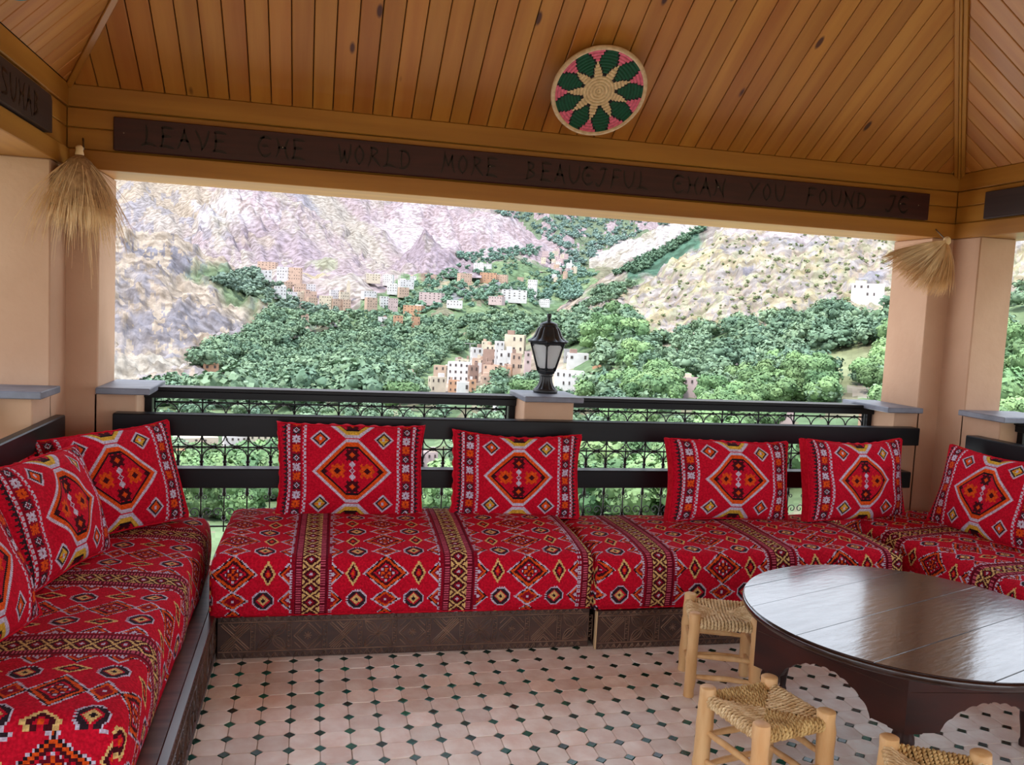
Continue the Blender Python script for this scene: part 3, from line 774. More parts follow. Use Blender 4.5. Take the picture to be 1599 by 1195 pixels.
def mattress(name, L_, D, H, label, s0, t0=.0, cell=.0052, crown=.018, sag=0.0, seed=0):
    """L_ along x, D along y (front at y=0 facing -y), H high; one closed cover with a patterned top and front"""
    nx = int(L_ / cell) + 1; rc = .045
    # profile across: bottom front -> up the front -> rounded -> top -> back -> down
    prof = []; tt = []
    def addp(y, z, t): prof.append((y, z)); tt.append(t)
    nf = int((H - rc - .02) / cell)
    for i in range(4): a = math.pi * 1.5 - (math.pi / 2) * i / 4; addp(.02 + .02 * math.cos(a), .02 + .02 * math.sin(a), .02 - .005 * (4 - i))
    for i in range(nf): addp(0, .02 + (H - rc - .02) * i / nf, .02 + (H - rc - .02) * i / nf)
    na = int(rc * 1.57 / cell)
    for i in range(na): a = math.pi - (math.pi / 2) * i / na; addp(rc + rc * math.cos(a), H - rc + rc * math.sin(a), H - rc + rc * 1.57 * i / na)
    nt_ = int((D - 2 * rc) / cell)
    tb = H - rc + rc * 1.57
    for i in range(nt_): addp(rc + (D - 2 * rc) * i / nt_, H, tb + (D - 2 * rc) * i / nt_)
    for i in range(6): a = math.pi / 2 - (math.pi / 2) * i / 5; addp(D - rc + rc * math.cos(a), H - rc + rc * math.sin(a), tb + D - 2 * rc + .01 * i)
    addp(D, .01, tb + D + .1)
    prof = np.array(prof); tt = np.array(tt); npf = len(prof)
    xs = np.linspace(0, L_, nx)
    X, I = np.meshgrid(xs, np.arange(npf), indexing='ij')
    Yv = prof[I, 0]; Zv = prof[I, 1]
    # puff: crowned top, bulging front, softened ends
    ex = np.minimum(1, np.minimum(X, L_ - X) / .06); es = np.sqrt(np.clip(1 - (1 - ex) ** 2, 0, 1))
    topw = np.clip((Zv - (H - rc)) / rc, 0, 1)
    Zn = Zv + topw * crown * np.sin(np.pi * np.clip(Yv / D, 0, 1)) * es - topw * .022 * (1 - es)
    fr = np.clip(1 - Yv / rc, 0, 1) * (Zv > .02)
    Yn = Yv - fr * .014 * np.sin(np.pi * np.clip(Zv / H, 0, 1)) * es + fr * .016 * (1 - es)
    rg = np.random.default_rng(seed + 3)
    for k in range(5):
        a, b_, c_, d_ = rg.random(4)
        wv = .0022 * np.sin(X * (4 + 9 * a) + Yv * (3 + 8 * b_) + 6 * c_)
        Zn = Zn + topw * wv; Yn = Yn + fr * wv
    V = np.stack([X.ravel(), Yn.ravel(), Zn.ravel()], 1)
    Fq = grid_faces(nx, npf)
    xm = (X[:-1, :-1] + X[1:, :-1]).ravel() / 2; im = I[:-1, :-1].ravel(); tm = (tt[im] + tt[np.minimum(im + 1, npf - 1)]) / 2
    fc = mattress_cols(xm, tm, s0, t0, seed)
    # ends: domed caps made of a grid over (y, z)
    Vs = [V]; Fs = [Fq]; Cs = [fc]; off = len(V)
    for side in (0, 1):
        ring = V[(0 if side == 0 else (nx - 1)) * npf:][:npf]
        cen = ring.mean(0); nr = 24; pts = []
        for q in range(nr + 1):
            k = q / nr; p = ring.copy(); p[:, 2] = ring[:, 2] + (.004 - ring[:, 2]) * k
            dome = np.clip(np.minimum(p[:, 1], D - p[:, 1]) / .05, 0, 1) * np.clip((ring[:, 2] - p[:, 2]) / .05, 0, 1)
            p[:, 0] += (-1 if side == 0 else 1) * .012 * dome ** .6
            pts.append(p)
        pts = np.concatenate(pts)
        f = grid_faces(nr + 1, npf, off, flip=(side == 0)); Vs.append(pts); Fs.append(f); off += len(pts)
        ctr = pts[f - (off - len(pts))].mean(1)
        cc = mattress_cols(ctr[:, 1] + .315 * 0 + .02, ctr[:, 2], .17, .155, seed + 9)
        Cs.append(cc)
    me = color_mesh(name, np.concatenate(Vs), np.concatenate(Fs)[:, ::-1], np.concatenate(Cs), M_CLOTH)
    t = thing(name, (0, 0, 0), label, 'mattress')
    link('cover', me, t)
    # piping seam along the lower front and top ends
    MB().tube([(0.01, .004, .012), (L_ - .01, .004, .012)], .004, 6).build('piping', M_RED, t, smooth=True)
    return t
ZM = HBASE + .001; HM = .262
t = mattress('seat_mattress', 1.655, .775, HM, 'long red patterned seat mattress at the back left, with two cushions on it', .089, t0=.195, seed=1)
t.location = (-.132, .128, ZM); t.rotation_euler = (R(2.6), 0, math.atan2(-.045, 1.63))
t = mattress('seat_mattress', 1.59, .76, HM - .004, 'red patterned seat mattress at the back right, between the gap and the corner', .10 - .02 + .53, t0=.195, seed=2)
t.location = (1.540, .064, ZM); t.rotation_euler = (0, 0, math.atan2(-.018, 1.6))
t = mattress('seat_mattress', 2.06, .655, HM, 'red patterned seat mattress along the left wall, nearest the camera', .15, t0=.195, seed=3)
t.location = (-.206, -1.225, .176); t.rotation_euler = (0, 0, R(90 - 2.4 + 2.4)); t.rotation_euler = (0, 0, R(87.9 + 4.2 - 2.0))
t = mattress('seat_mattress', 2.2, .70, HM, 'red patterned seat mattress along the right wall, behind the round table', .20, t0=.195, seed=4, cell=.0062)
t.location = (3.275, .84, ZM); t.rotation_euler = (0, 0, R(-90))

# ------------------------------------------------------------------ cushions
def cushion_cols(x, y, w, h, seed=0):
    """x,y in cm about the cushion centre (w,h cm)"""
    c = np.tile(PAL['red'], (len(x), 1)).astype(np.float32)
    def put(m, k): c[m] = PAL[k]
    Hh = 15.6; per = 2 * Hh
    q = np.floor((y + Hh) / per).astype(int); yy = y - q * per; main = q == 0
    ax, ay = np.abs(x), np.abs(yy)
    e = np.minimum(18.4 - ax - ay, 15.4 - ay)
    inf = ax < 20
    cut = Hh - ay
    for lo, k, k2 in ((0, 'white', 'white'), (1.8, 'orange', 'yellow'), (4.0, 'black', 'black'), (4.9, 'dred', 'red')):
        put(inf & (e > lo) & main, k); put(inf & (e > lo) & ~main, k2)
    put(inf & (e > 4.9) & (e < 5.7) & (((x * 2).astype(int) + (y * 2).astype(int)) % 3 == 0), 'brown')
    ctr = (e > 5)
    put(ctr & (ax + ay < 30), 'red')
    for cy_s, big in ((1, 1),):
        for s_ in (-1, 1):
            dx, dy = x, yy - s_ * 7.6
            m = np.abs(dx) + np.abs(dy); mx_ = np.maximum(np.abs(dx), np.abs(dy))
            put(ctr & ((m < 3.6) | ((mx_ < 3.2) & (np.abs(np.abs(dx) - np.abs(dy)) < 1.0) & (m < 5.2))), 'brown'); put(ctr & (m < 1.5), 'orange')
            dx, dy = ax - 6.6, yy
            m = np.abs(dx) + np.abs(dy); mx_ = np.maximum(np.abs(dx), np.abs(dy))
        put(ctr & ((m < 3.8) | ((mx_ < 3.3) & (np.abs(np.abs(dx) - np.abs(dy)) < 1.0) & (m < 5.6))), 'orange'); put(ctr & (m < 1.6), 'brown')
    put(ctr & (np.abs(ax - 12.6) + ay < 1.6), 'brown')
    for k in (-3.0, 0, 3.0):
        m = ax + np.abs(yy - k) * .9; put(ctr & (m < 1.5), 'white')
    m = ax + ay; put(ctr & (m < .75), 'dred')
    # corner medallions lie between the big ones
    dx, dy = ax - 14.6, cut
    m = np.abs(dx) + np.abs(dy)
    f = (ax < 20.5)
    for lim, k in ((4.7, 'white'), (3.75, 'char'), (2.7, 'orange')): put(f & (m < lim), k)
    put(f & (m < 2.7) & (y * np.sign(x + 1e-6) > 0) & (dy > .3), 'yellow'); put(f & (np.abs(dx) < .55) & (np.abs(dy) < .75), 'white')
    # side stripes
    a = w / 2
    g = ax
    st1 = (g > a - 13.2) & (g < a - 11.2); put(st1 & (((y % 2.0) < 1.35) ^ (g > a - 12.2)), 'white')
    put((g > a - 11.0) & (g < a - 5.6), 'dred')
    st2 = (g > a - 5.4) & (g < a - 3.6); put(st2 & (((y % 2.0) < 1.35) ^ (g > a - 4.5)), 'white')
    st3 = (g >= a - 3.6) & (g < a - 1.8) ; put(st3 & (np.abs((y % 2.0) - 1.0) < (a - 1.6 - g) * .52), 'char')
    px = g - (a - 8.4); k_ = np.floor(y / 4.4).astype(int); py = y - (k_ + .5) * 4.4
    m = np.abs(px) + np.abs(py); mx_ = np.maximum(np.abs(px), np.abs(py))
    mo = ((m < 2.05) | ((mx_ < 1.7) & (np.abs(np.abs(px) - np.abs(py)) < .6))) & (m > .5) & (np.abs(px) < 2.4)
    kind = (k_ % 3)
    for kk, col in ((0, 'white'), (1, 'char'), (2, 'orange')): put(mo & (kind == kk), col)
    put((kind == 1) & (np.abs(m - 1.1) < .28) & (np.abs(px) < 2.4), 'white')
    c *= (1 + (np.random.default_rng(seed).random(len(c)) - .5)[:, None] * .14).astype(np.float32)
    return c
def cushion_mesh(w, h, th_, seed, nx=126, nz=86, sag=.0, ox=0.0):
    rg = np.random.default_rng(seed); ph = rg.random(8) * 6.28
    a = np.linspace(-1, 1, nx); b = np.linspace(-1, 1, nz)
    A, B = np.meshgrid(a, b, indexing='ij')
    # outline pinched between the corners
    X = A * w / 2 * (1 - .050 * (1 - B ** 2) * np.abs(A) ** 3); Z = B * h / 2 * (1 - .095 * (1 - A ** 2) * np.abs(B) ** 3 * np.where(B > 0, 1, .35))
    Z = Z + .006 * np.sin(A * 3 + ph[0]); X = X + .004 * np.sin(B * 3 + ph[1])
    fx = (1 - np.abs(A) ** 2.6) ** .62; fz = (1 - np.abs(B) ** 2.6) ** .62
    T_ = th_ / 2 * (fx * fz) * (1 - sag * B)
    wr = sum(.0032 * np.sin(A * (3 + 4 * i) * (1 if i % 2 else -1) + B * (7 - 3 * i) + ph[i]) for i in range(4)) * (fx * fz) ** .5
    gus = .026
    Yf = -gus - T_ + wr; Yb = gus + T_ * .9 + wr
    V1 = np.stack([X.ravel(), Yf.ravel(), Z.ravel()], 1); V2 = np.stack([X.ravel(), Yb.ravel(), Z.ravel()], 1)
    return A, B, V1, V2
def make_cushion(w, h, th_, seed, label, group=None, nx=126, nz=86):
    A, B, V1, V2 = cushion_mesh(w, h, th_, seed, nx, nz)
    fc = grid_faces(nx, nz)
    am = (A[:-1, :-1] + A[1:, 1:]).ravel() / 2 * w * 50; bm = (B[:-1, :-1] + B[1:, 1:]).ravel() / 2 * h * 50
    sc = 68 / (w * 100)
    cc = cushion_cols(am * sc, bm * 46 / (h * 100), 68, 46, seed)
    me = color_mesh('front_panel', V1, fc, cc, M_CLOTH)
    t = thing('cushion', (0, 0, 0), label, 'cushion')
    link('front_panel', me, t)
    # plain red back and side strip, one piece, coarser
    st_ = 6
    ia = list(range(0, nx - 1, st_)) + [nx - 1]; ib = list(range(0, nz - 1, st_)) + [nz - 1]
    V2g = V2.reshape(nx, nz, 3)[np.ix_(ia, ib)]; n1, n2 = len(ia), len(ib)
    bk = V2g.reshape(-1, 3); f = grid_faces(n1, n2, 0, flip=True)
    F1 = V1.reshape(nx, nz, 3)
    loop = [(i, 0) for i in range(nx)] + [(nx - 1, j) for j in range(1, nz)] + [(i, nz - 1) for i in range(nx - 2, -1, -1)] + [(0, j) for j in range(nz - 2, 0, -1)]
    r0 = np.array([F1[i, j] for i, j in loop]); r1 = np.array([V2.reshape(nx, nz, 3)[i, j] for i, j in loop])
    mid = (r0 + r1) / 2; cen = np.array([0, 0, 0]); dirn = mid.copy(); dirn[:, 1] = 0; dirn /= np.linalg.norm(dirn, axis=1)[:, None] + 1e-9
    puck = .004 * np.sin(np.arange(len(loop)) * .55)[:, None]
    mid = mid + dirn * (.007 + puck)
    n = len(loop); base_ = len(bk)
    vs = np.concatenate([bk, r0, mid, r1]); fs = [tuple(q) for q in f]
    for k in range(n):
        k2 = (k + 1) % n
        fs.append((base_ + k, base_ + k2, base_ + n + k2, base_ + n + k)); fs.append((base_ + n + k, base_ + n + k2, base_ + 2 * n + k2, base_ + 2 * n + k))
    b = MB(); b.add(vs, fs); b.build('side_and_back', M_RED, t, smooth=True)
    pp = [tuple(r0[k] + np.array([0, -.001, 0]) + dirn[k] * .002) for k in range(0, n, 4)]
    MB().tube(pp, .0038, 6, closed=True).build('piping', M_RED, t, smooth=True)
    return t
def place(t, x, y, z, rz, lean, h, roll=0.0):
    """x,y,z is the middle of the lower edge; lean tips the top backwards"""
    Mx = Matrix.Translation((x, y, z)) @ Matrix.Rotation(R(rz), 4, 'Z') @ Matrix.Rotation(R(-lean), 4, 'X') @ Matrix.Rotation(R(roll), 4, 'Y') @ Matrix.Translation((0, 0, h / 2 * .97))
    t.matrix_world = Mx
CU = [  # w, h, thick, x, y, z, rz, lean, roll, label
    (.72, .475, .15, .455, .752, .462, 0, 5, 0.5, 'largest upright red patterned cushion, leftmost on the back left mattress'),
    (.68, .44, .14, 1.300, .728, .458, -3, 8, 1.0, 'red patterned cushion over the gap between the two back mattresses, below the lantern'),
    (.76, .44, .15, 2.485, .655, .455, 6, 9, 1.5, 'red patterned cushion on the back right mattress, left one of the two side by side'),
    (.75, .45, .15, 3.262, .640, .455, 12, 9, 1.0, 'red patterned cushion on the back right mattress, right one of the two, near the corner'),
    (.66, .47, .15, -.560, .500, .462, 41, 16, -4.0, 'red patterned cushion turned across the back left corner'),
    (.66, .46, .17, -.640, -.03, .460, 79, 20, 2.0, 'red patterned cushion leaning on the left wall board, second from the corner'),
    (.66, .46, .17, -.672, -.800, .460, 82, 24, 2.0, 'red patterned cushion cut off by the photo\'s left edge'),
    (.68, .46, .15, 3.735, .215, .455, -84, 17, -1.0, 'red patterned cushion leaning on the right wall board'),
]
for i, (w_, h_, t_, x, y, z, rz, le, ro, lb) in enumerate(CU):
    place(make_cushion(w_, h_, t_, 20 + i, lb), x, y, z, rz, le, h_, ro)

# ------------------------------------------------------------------ lantern on the pier
t = thing('pier_lantern', (1.552, 1.145, 1.072), 'black cast lantern with six clear panes on the slate slab of the middle pier', 'lantern')
def fl(n, amp, ph=0): return lambda A, r, z: 1 + amp * abs(math.cos(n * A / 2 + ph)) - amp * .5
b = MB()
b.lathe([(.067, 0), (.070, .006), (.070, .016), (.064, .024)], 40)
prof = [(.060, .024), (.052, .032), (.043, .046), (.037, .065), (.034, .085), (.035, .098)]
b.lathe(prof, 72, flute=fl(12, .10), cap=False)
b.lathe([(.038, .094), (.041, .100), (.038, .108)], 40)
b.build('flared_base', M_LAMP, t, auto=50)
def hexa(b, prof, a0=R(12)): b.lathe(prof, 6, a0=a0)
b = MB(); hexa(b, [(.036, .106), (.052, .112), (.058, .124), (.056, .130)]); b.build('lower_collar', M_LAMP, t)
zb, zt, rb, rt = .128, .285, .056, .108
def hp(k, r, z): a = R(12 + 60 * k); return Vector((r * math.cos(a), r * math.sin(a), z))
for k in range(6):
    MB().tube([hp(k, rb, zb), hp(k, rt, zt)], .0055, 6).build('frame_bar', M_LAMP, t, smooth=True)
    a, b_, c, d = hp(k, rb - .004, zb + .008), hp(k + 1, rb - .004, zb + .008), hp(k + 1, rt - .005, zt - .006), hp(k, rt - .005, zt - .006)
    inn = -(a + b_ + c + d) / 4; inn.z = 0; inn.normalize(); inn *= .002
    MB().add([a, b_, c, d, a + inn, b_ + inn, c + inn, d + inn], [(0, 1, 2, 3), (7, 6, 5, 4), (0, 4, 5, 1), (1, 5, 6, 2), (2, 6, 7, 3), (3, 7, 4, 0)]).build('pane', M_FROST, t)
    fr = MB()
    for p, q in ((a, b_), (d, c)):
        for s_ in (.0, 1.0):
            pass
        fr.tube([p, q], .0055, 6)
    fr.tube([d + (a - d) * .10, d + (c - d) * .18], .004, 5); fr.tube([c + (b_ - c) * .10, c + (d - c) * .18], .004, 5)
    fr.tube([a + (d - a) * .07, a + (b_ - a) * .22], .004, 5); fr.tube([b_ + (c - b_) * .07, b_ + (a - b_) * .22], .004, 5)
    fr.build('pane_frame', M_LAMP, t, smooth=True)
MB().lathe([(.021, .14), (.023, .15), (.023, .225), (.018, .235)], 20).build('lamp_tube', M_SOCKET, t, smooth=True)
MB().lathe([(.025, .228), (.025, .262), (.020, .275)], 20).build('lamp_holder', mat('grey_holder', (150, 152, 152), rough=.5), t, smooth=True)
b = MB(); hexa(b, [(.104, .283), (.126, .287), (.128, .292), (.118, .298)]); b.build('roof_rim', M_LAMP, t)
prof = [(.116, .296), (.102, .303), (.086, .314), (.076, .330), (.069, .350), (.060, .368), (.048, .380)]
def lobes(A, r, z): return 1 + .10 * abs(math.cos(6 * A)) ** .6 - .05
MB().lathe(prof, 96, flute=lobes).build('roof_dome', M_LAMP, t, auto=60)
MB().lathe([(.050, .376), (.053, .386), (.049, .393), (.030, .402), (.012, .408), (.010, .416)], 32).build('roof_cap', M_LAMP, t, auto=40)
MB().lathe([(.008, .410), (.011, .418), (.009, .424), (.013, .430), (.014, .446), (.011, .450)], 20).build('finial', M_LAMP, t, auto=40)

# ------------------------------------------------------------------ coiled plates hung under the roof slopes
def coiled_plate(name, R0, colf, rimcol, label):
    nr = 14; sub = 5; na = 216
    rs = np.linspace(0, 1, nr * sub + 1)
    V = []; 
    for r in rs:
        w = (r * nr) % 1.0; z = .0045 * math.sin(math.pi * w) ** .7 + .012 * r ** 2
        a = np.linspace(0, 2 * math.pi, na, endpoint=False)
        V.append(np.stack([R0 * r * np.cos(a), R0 * r * np.sin(a), np.full(na, z)], 1))
    ring = len(rs)
    V = np.concatenate(V)
    i, j = np.meshgrid(np.arange(ring - 1), np.arange(na), indexing='ij')
    F_ = np.stack([(i * na + j), (i * na + (j + 1) % na), ((i + 1) * na + (j + 1) % na), ((i + 1) * na + j)], -1).reshape(-1, 4)
    k = (i // sub + .5) / nr; ang = 2 * math.pi * (j + .5) / na
    cols = colf(k.ravel(), ang.ravel())
    cols = cols * np.where((i % sub == 0) | (i % sub == sub - 1), .82, 1.0).ravel()[:, None]
    me = color_mesh('coiled_disc', V, F_, cols, M_CORD)
    tt_ = thing(name, (0, 0, 0), label, 'woven plate')
    link('coiled_disc', me, tt_)
    MB().lathe([(0.001, -.012), (R0 * .7, -.008), (R0, -.004), (R0, .006)], 72, cap=False).build('back', M_STRAWD, tt_, smooth=True)
    n = 90; MB().tube([((R0 + .006) * math.cos(2 * math.pi * q / n), (R0 + .006) * math.sin(2 * math.pi * q / n), .010) for q in range(n)], .0115, 10, closed=True).build('rim', rimcol, tt_, smooth=True)
    return tt_
PC = {k: s2l(v) for k, v in dict(cream=(236, 208, 160), green=(0, 84, 56), black=(16, 12, 16), pink=(240, 116, 146), teal=(20, 150, 160)).items()}
def star_cols(k, ang):
    nst = 9; c = np.tile(PC['green'], (len(k), 1)).astype(np.float32)
    d = np.abs(((ang - .33) * nst / (2 * math.pi) + .5) % 1 - .5) * 2      # 0 at a star tip, 1 between
    tipr = .36 + np.maximum(0, .36 * (1 - d / .72))
    star = (k < .37) | (k < tipr)
    blk1 = ~star & (k < tipr + .075)
    w = np.clip((k - .66) / .34, 0, 1) * .62
    pink = (k > .66) & (d < w); blkp = (k > .58) & (d < w + .10) & ~pink
    c[blk1] = PC['black']; c[blkp] = PC['black']; c[pink] = PC['pink']; c[star] = PC['cream']
    c[k > .985] = PC['cream']
    return c
PLR = .222
pt_top = None
dd = ray(935, 142); nS = np.array([0, .66, 1.0]); pc = CAM + dd * ((3.002 - nS @ CAM) / (nS @ dd))
pl_ = coiled_plate('coiled_wall_plate', PLR, star_cols, mat('cream_cord', (222, 196, 158), (200, 170, 130), scale=50, rough=.8), 'round coiled plate with cream star, green petals and pink wedges under the roof')
pl_.matrix_world = Matrix.Translation(pc) @ Matrix.Rotation(R(-2), 4, 'Z') @ Matrix.Rotation(R(133), 4, 'X') @ Matrix.Rotation(R(8), 4, 'Z')
# cord from its top edge up to a nail in the boards
def teal_cols(k, ang):
    c = np.tile(PC['teal'], (len(k), 1)).astype(np.float32); c[(k * 14).astype(int) % 4 == 1] = PC['cream']; c[k > .9] = PC['teal']; return c
pl2 = coiled_plate('coiled_wall_plate', .2, teal_cols, mat('teal_cord', (16, 140, 150), rough=.8), 'teal coiled plate peeking in at the photo\'s top left corner')
d2 = ray(30, -104); t2 = 2.90; p2 = CAM + d2 * t2
pl2.matrix_world = Matrix.Translation(p2) @ Matrix.Rotation(R(75), 4, 'Z') @ Matrix.Rotation(R(105), 4, 'X')

# ------------------------------------------------------------------ straw bundles hanging in the corners
def straw_bundle(name, anchor, strands, label, core=None, cord_to=None, seed=1):
    t = thing(name, anchor, label, 'straw bundle')
    b = MB(); b2 = MB(); rg = random.Random(seed)
    for i, (d0, d1, L_, w) in enumerate(strands):
        d0 = Vector(d0).normalized(); d1 = Vector(d1).normalized(); p = Vector((0, 0, 0)); pts = [p.copy()]
        n = 6
        for q in range(n):
            d = d0.lerp(d1, (q / (n - 1)) ** .9).normalized(); p = p + d * L_ / n; pts.append(p.copy())
        b.tube(pts, [w * (1.2 - .9 * j / n) for j in range(n + 1)], 3, cap=False)
    s = b.build('straw', M_STRAW, t); s['kind'] = 'stuff'
    if core: core(t)
    if cord_to is not None:
        MB().tube([(0, 0, 0.0), Vector(cord_to) * .5 + Vector((.01, 0, -.01)), cord_to], .004, 6).build('hanging_cord', M_BARK, t, smooth=True)
    return t
rg = random.Random(5); st = []
for i in range(1500):
    A = rg.uniform(0, 2 * math.pi); sp_ = math.sqrt(rg.random())
    k = .10 + .62 * sp_
    if rg.random() < .06: k += .35
    L_ = rg.uniform(.28, .36) + (.10 if rg.random() < .18 else 0) + (.18 if rg.random() < .03 else 0)
    d0 = (1.35 * k * math.cos(A), 1.35 * k * math.sin(A), -1)
    A2 = A + rg.uniform(-.5, .5); k2 = .50 * k * rg.uniform(.3, 1.6)
    st.append((d0, (k2 * math.cos(A2), k2 * math.sin(A2), -1), L_, rg.uniform(.0011, .0021)))
def coreL(t):
    MB().lathe([(.012, .0), (.05, -.03), (.10, -.10), (.128, -.18), (.125, -.24)], 24).build('woven_head', M_STRAWD, t, smooth=True)
    MB().lathe([(.013, -.012), (.019, 0), (.015, .016), (.017, .030), (.008, .040)], 14).build('knot', M_STRAW, t, smooth=True)
straw_bundle('straw_bundle', (-.800, .770, 2.135), st, 'straw bundle hanging from a knot in the back left corner under the beam', coreL, (-.03, .182, .10), 5)
st = []; rg = random.Random(9)
for i in range(1500):
    f = rg.random()                                   # 0: straight down, 1: swept far to the left
    d0 = (.12 - 2.3 * f ** 1.1 + rg.uniform(-.1, .1), rg.uniform(-.45, .15), -(1.05 - .70 * f) + rg.uniform(-.1, .1))
    d1 = (-.30 - 1.5 * f + rg.uniform(-.35, .35), rg.uniform(-.3, .1), -1.0 + .35 * f)
    L_ = rg.uniform(.25, .34) + .16 * f * (1 if rg.random() < .35 else .5)
    st.append((d0, d1, L_, rg.uniform(.0012, .0023)))
def coreR(t): MB().lathe([(.010, -.03), (.022, -.01), (.020, .012), (.006, .024)], 12).build('knot', M_STRAW, t, smooth=True)
straw_bundle('straw_bundle', (3.845, .80, 2.065), st, 'straw bundle swept sideways, hanging in the back right corner under the beam', coreR, (.03, .152, .09), 9)

# ------------------------------------------------------------------ round table with hexagonal apron
TX, TY, TRAD, TZ = 2.385, -.905, .578, .505
t = thing('round_table', (TX, TY, 0), 'low round dark lacquered wooden table with scalloped hexagonal apron', 'table', R(20.5))
edges = [-.60, -.47, -.212, .048, .308, .47, .60]
for a, b_ in zip(edges[:-1], edges[1:]):
    a2, b2 = max(a, -TRAD), min(b_, TRAD)
    g = .0012
    ysl = np.linspace(a2 + g, b2 - g, 15)
    r_ = TRAD - .001
    left = [(-math.sqrt(max(r_ * r_ - y * y, 1e-5)), y) for y in ysl]; right = [(math.sqrt(max(r_ * r_ - y * y, 1e-5)), y) for y in ysl[::-1]]
    poly = [(float(x), float(y)) for x, y in (right[::-1] + left[::-1])]
    # closed outline: up the right side, back down the left
    dz = random.uniform(-.0012, .0006)
    n = len(poly); ins = [(x * .996, max(a2 + g + .0012, min(b2 - g - .0012, y))) for x, y in poly]
    m = MB()
    m.add([(x, y, TZ + dz) for x, y in ins] + [(x, y, TZ - .002 + dz) for x, y in poly] + [(x, y, TZ - .024) for x, y in poly],
          [tuple(range(n)), tuple(range(2 * n, 3 * n))[::-1]] + [(i, n + i, n + (i + 1) % n, (i + 1) % n) for i in range(n)] + [(n + i, 2 * n + i, 2 * n + (i + 1) % n, n + (i + 1) % n) for i in range(n)])
    m.build('top_plank', M_TABLE, t)
n = 96
MB().lathe([(TRAD - .004, TZ - .030), (TRAD + .004, TZ - .024), (TRAD + .005, TZ - .010), (TRAD + .001, TZ - .004), (TRAD - .001, TZ - .006), (TRAD - .001, TZ - .030)], n, cap=False).build('rim', M_TABLE, t, smooth=True)
AR = TRAD - .012; rot0 = 52 - 20.5
def hexc(k, r): a = R(rot0 + 60 * k); return Vector((r * math.cos(a), r * math.sin(a), 0))
for k in range(6):
    a, b_ = hexc(k, AR), hexc(k + 1, AR); Lh = (b_ - a).length; d = (b_ - a).normalized(); nn = Vector((d.y, -d.x, 0))
    if nn.dot(a) < 0: nn = -nn
    xs = np.linspace(0, Lh, 121); zt = TZ - .026; zlow = .300
    def zb_(x):
        q = (x - Lh * .20) / (Lh * .60)
        if q <= 0 or q >= 1: return zlow + (.004 if .1 < x / Lh < .2 or .8 < x / Lh < .9 else 0)
        arch = .098 * math.sin(math.pi * q) ** .62
        sc_ = .0055 * abs(math.sin(q * math.pi * 9))
        return zlow + arch + sc_ * (1 if .04 < q < .96 else .3)
    vs = []
    for x in xs:
        z = zb_(x)
        for off in (0, -.024):
            p = a + d * float(x) + nn * off
            vs += [(p.x, p.y, zt), (p.x, p.y, z)]
    fs = []
    for i in range(len(xs) - 1):
        o = i * 4; q = o + 4
        fs += [(o, q, q + 1, o + 1), (o + 2, o + 3, q + 3, q + 2), (o + 1, q + 1, q + 3, o + 3), (o, o + 2, q + 2, q)]
    fs += [(0, 1, 3, 2), (len(vs) - 4, len(vs) - 2, len(vs) - 1, len(vs) - 3)]
    pnl = MB().add(vs, fs).build('apron_panel', M_APRON, t)
    # scratched groove line across the panel
    p0 = a + d * .01 + nn * .0006; p1 = b_ - d * .01 + nn * .0006
    MB().tube([(p0.x, p0.y, .432), (p1.x, p1.y, .432)], .0012, 4).build('scored_line', M_CARVED, pnl)
    lg = hexc(k, AR - .065)
    b2 = MB().lathe([(.026, .478), (.026, .315), (.030, .300), (.026, .288), (.033, .268), (.035, .250), (.028, .225), (.019, .200), (.023, .190), (.020, .180), (.023, .150), (.021, .110), (.014, .060), (.012, .030), (.016, .018), (.015, .001)], 20)
    o = b2.build('turned_leg', M_APRON, t, auto=50); o.location = lg

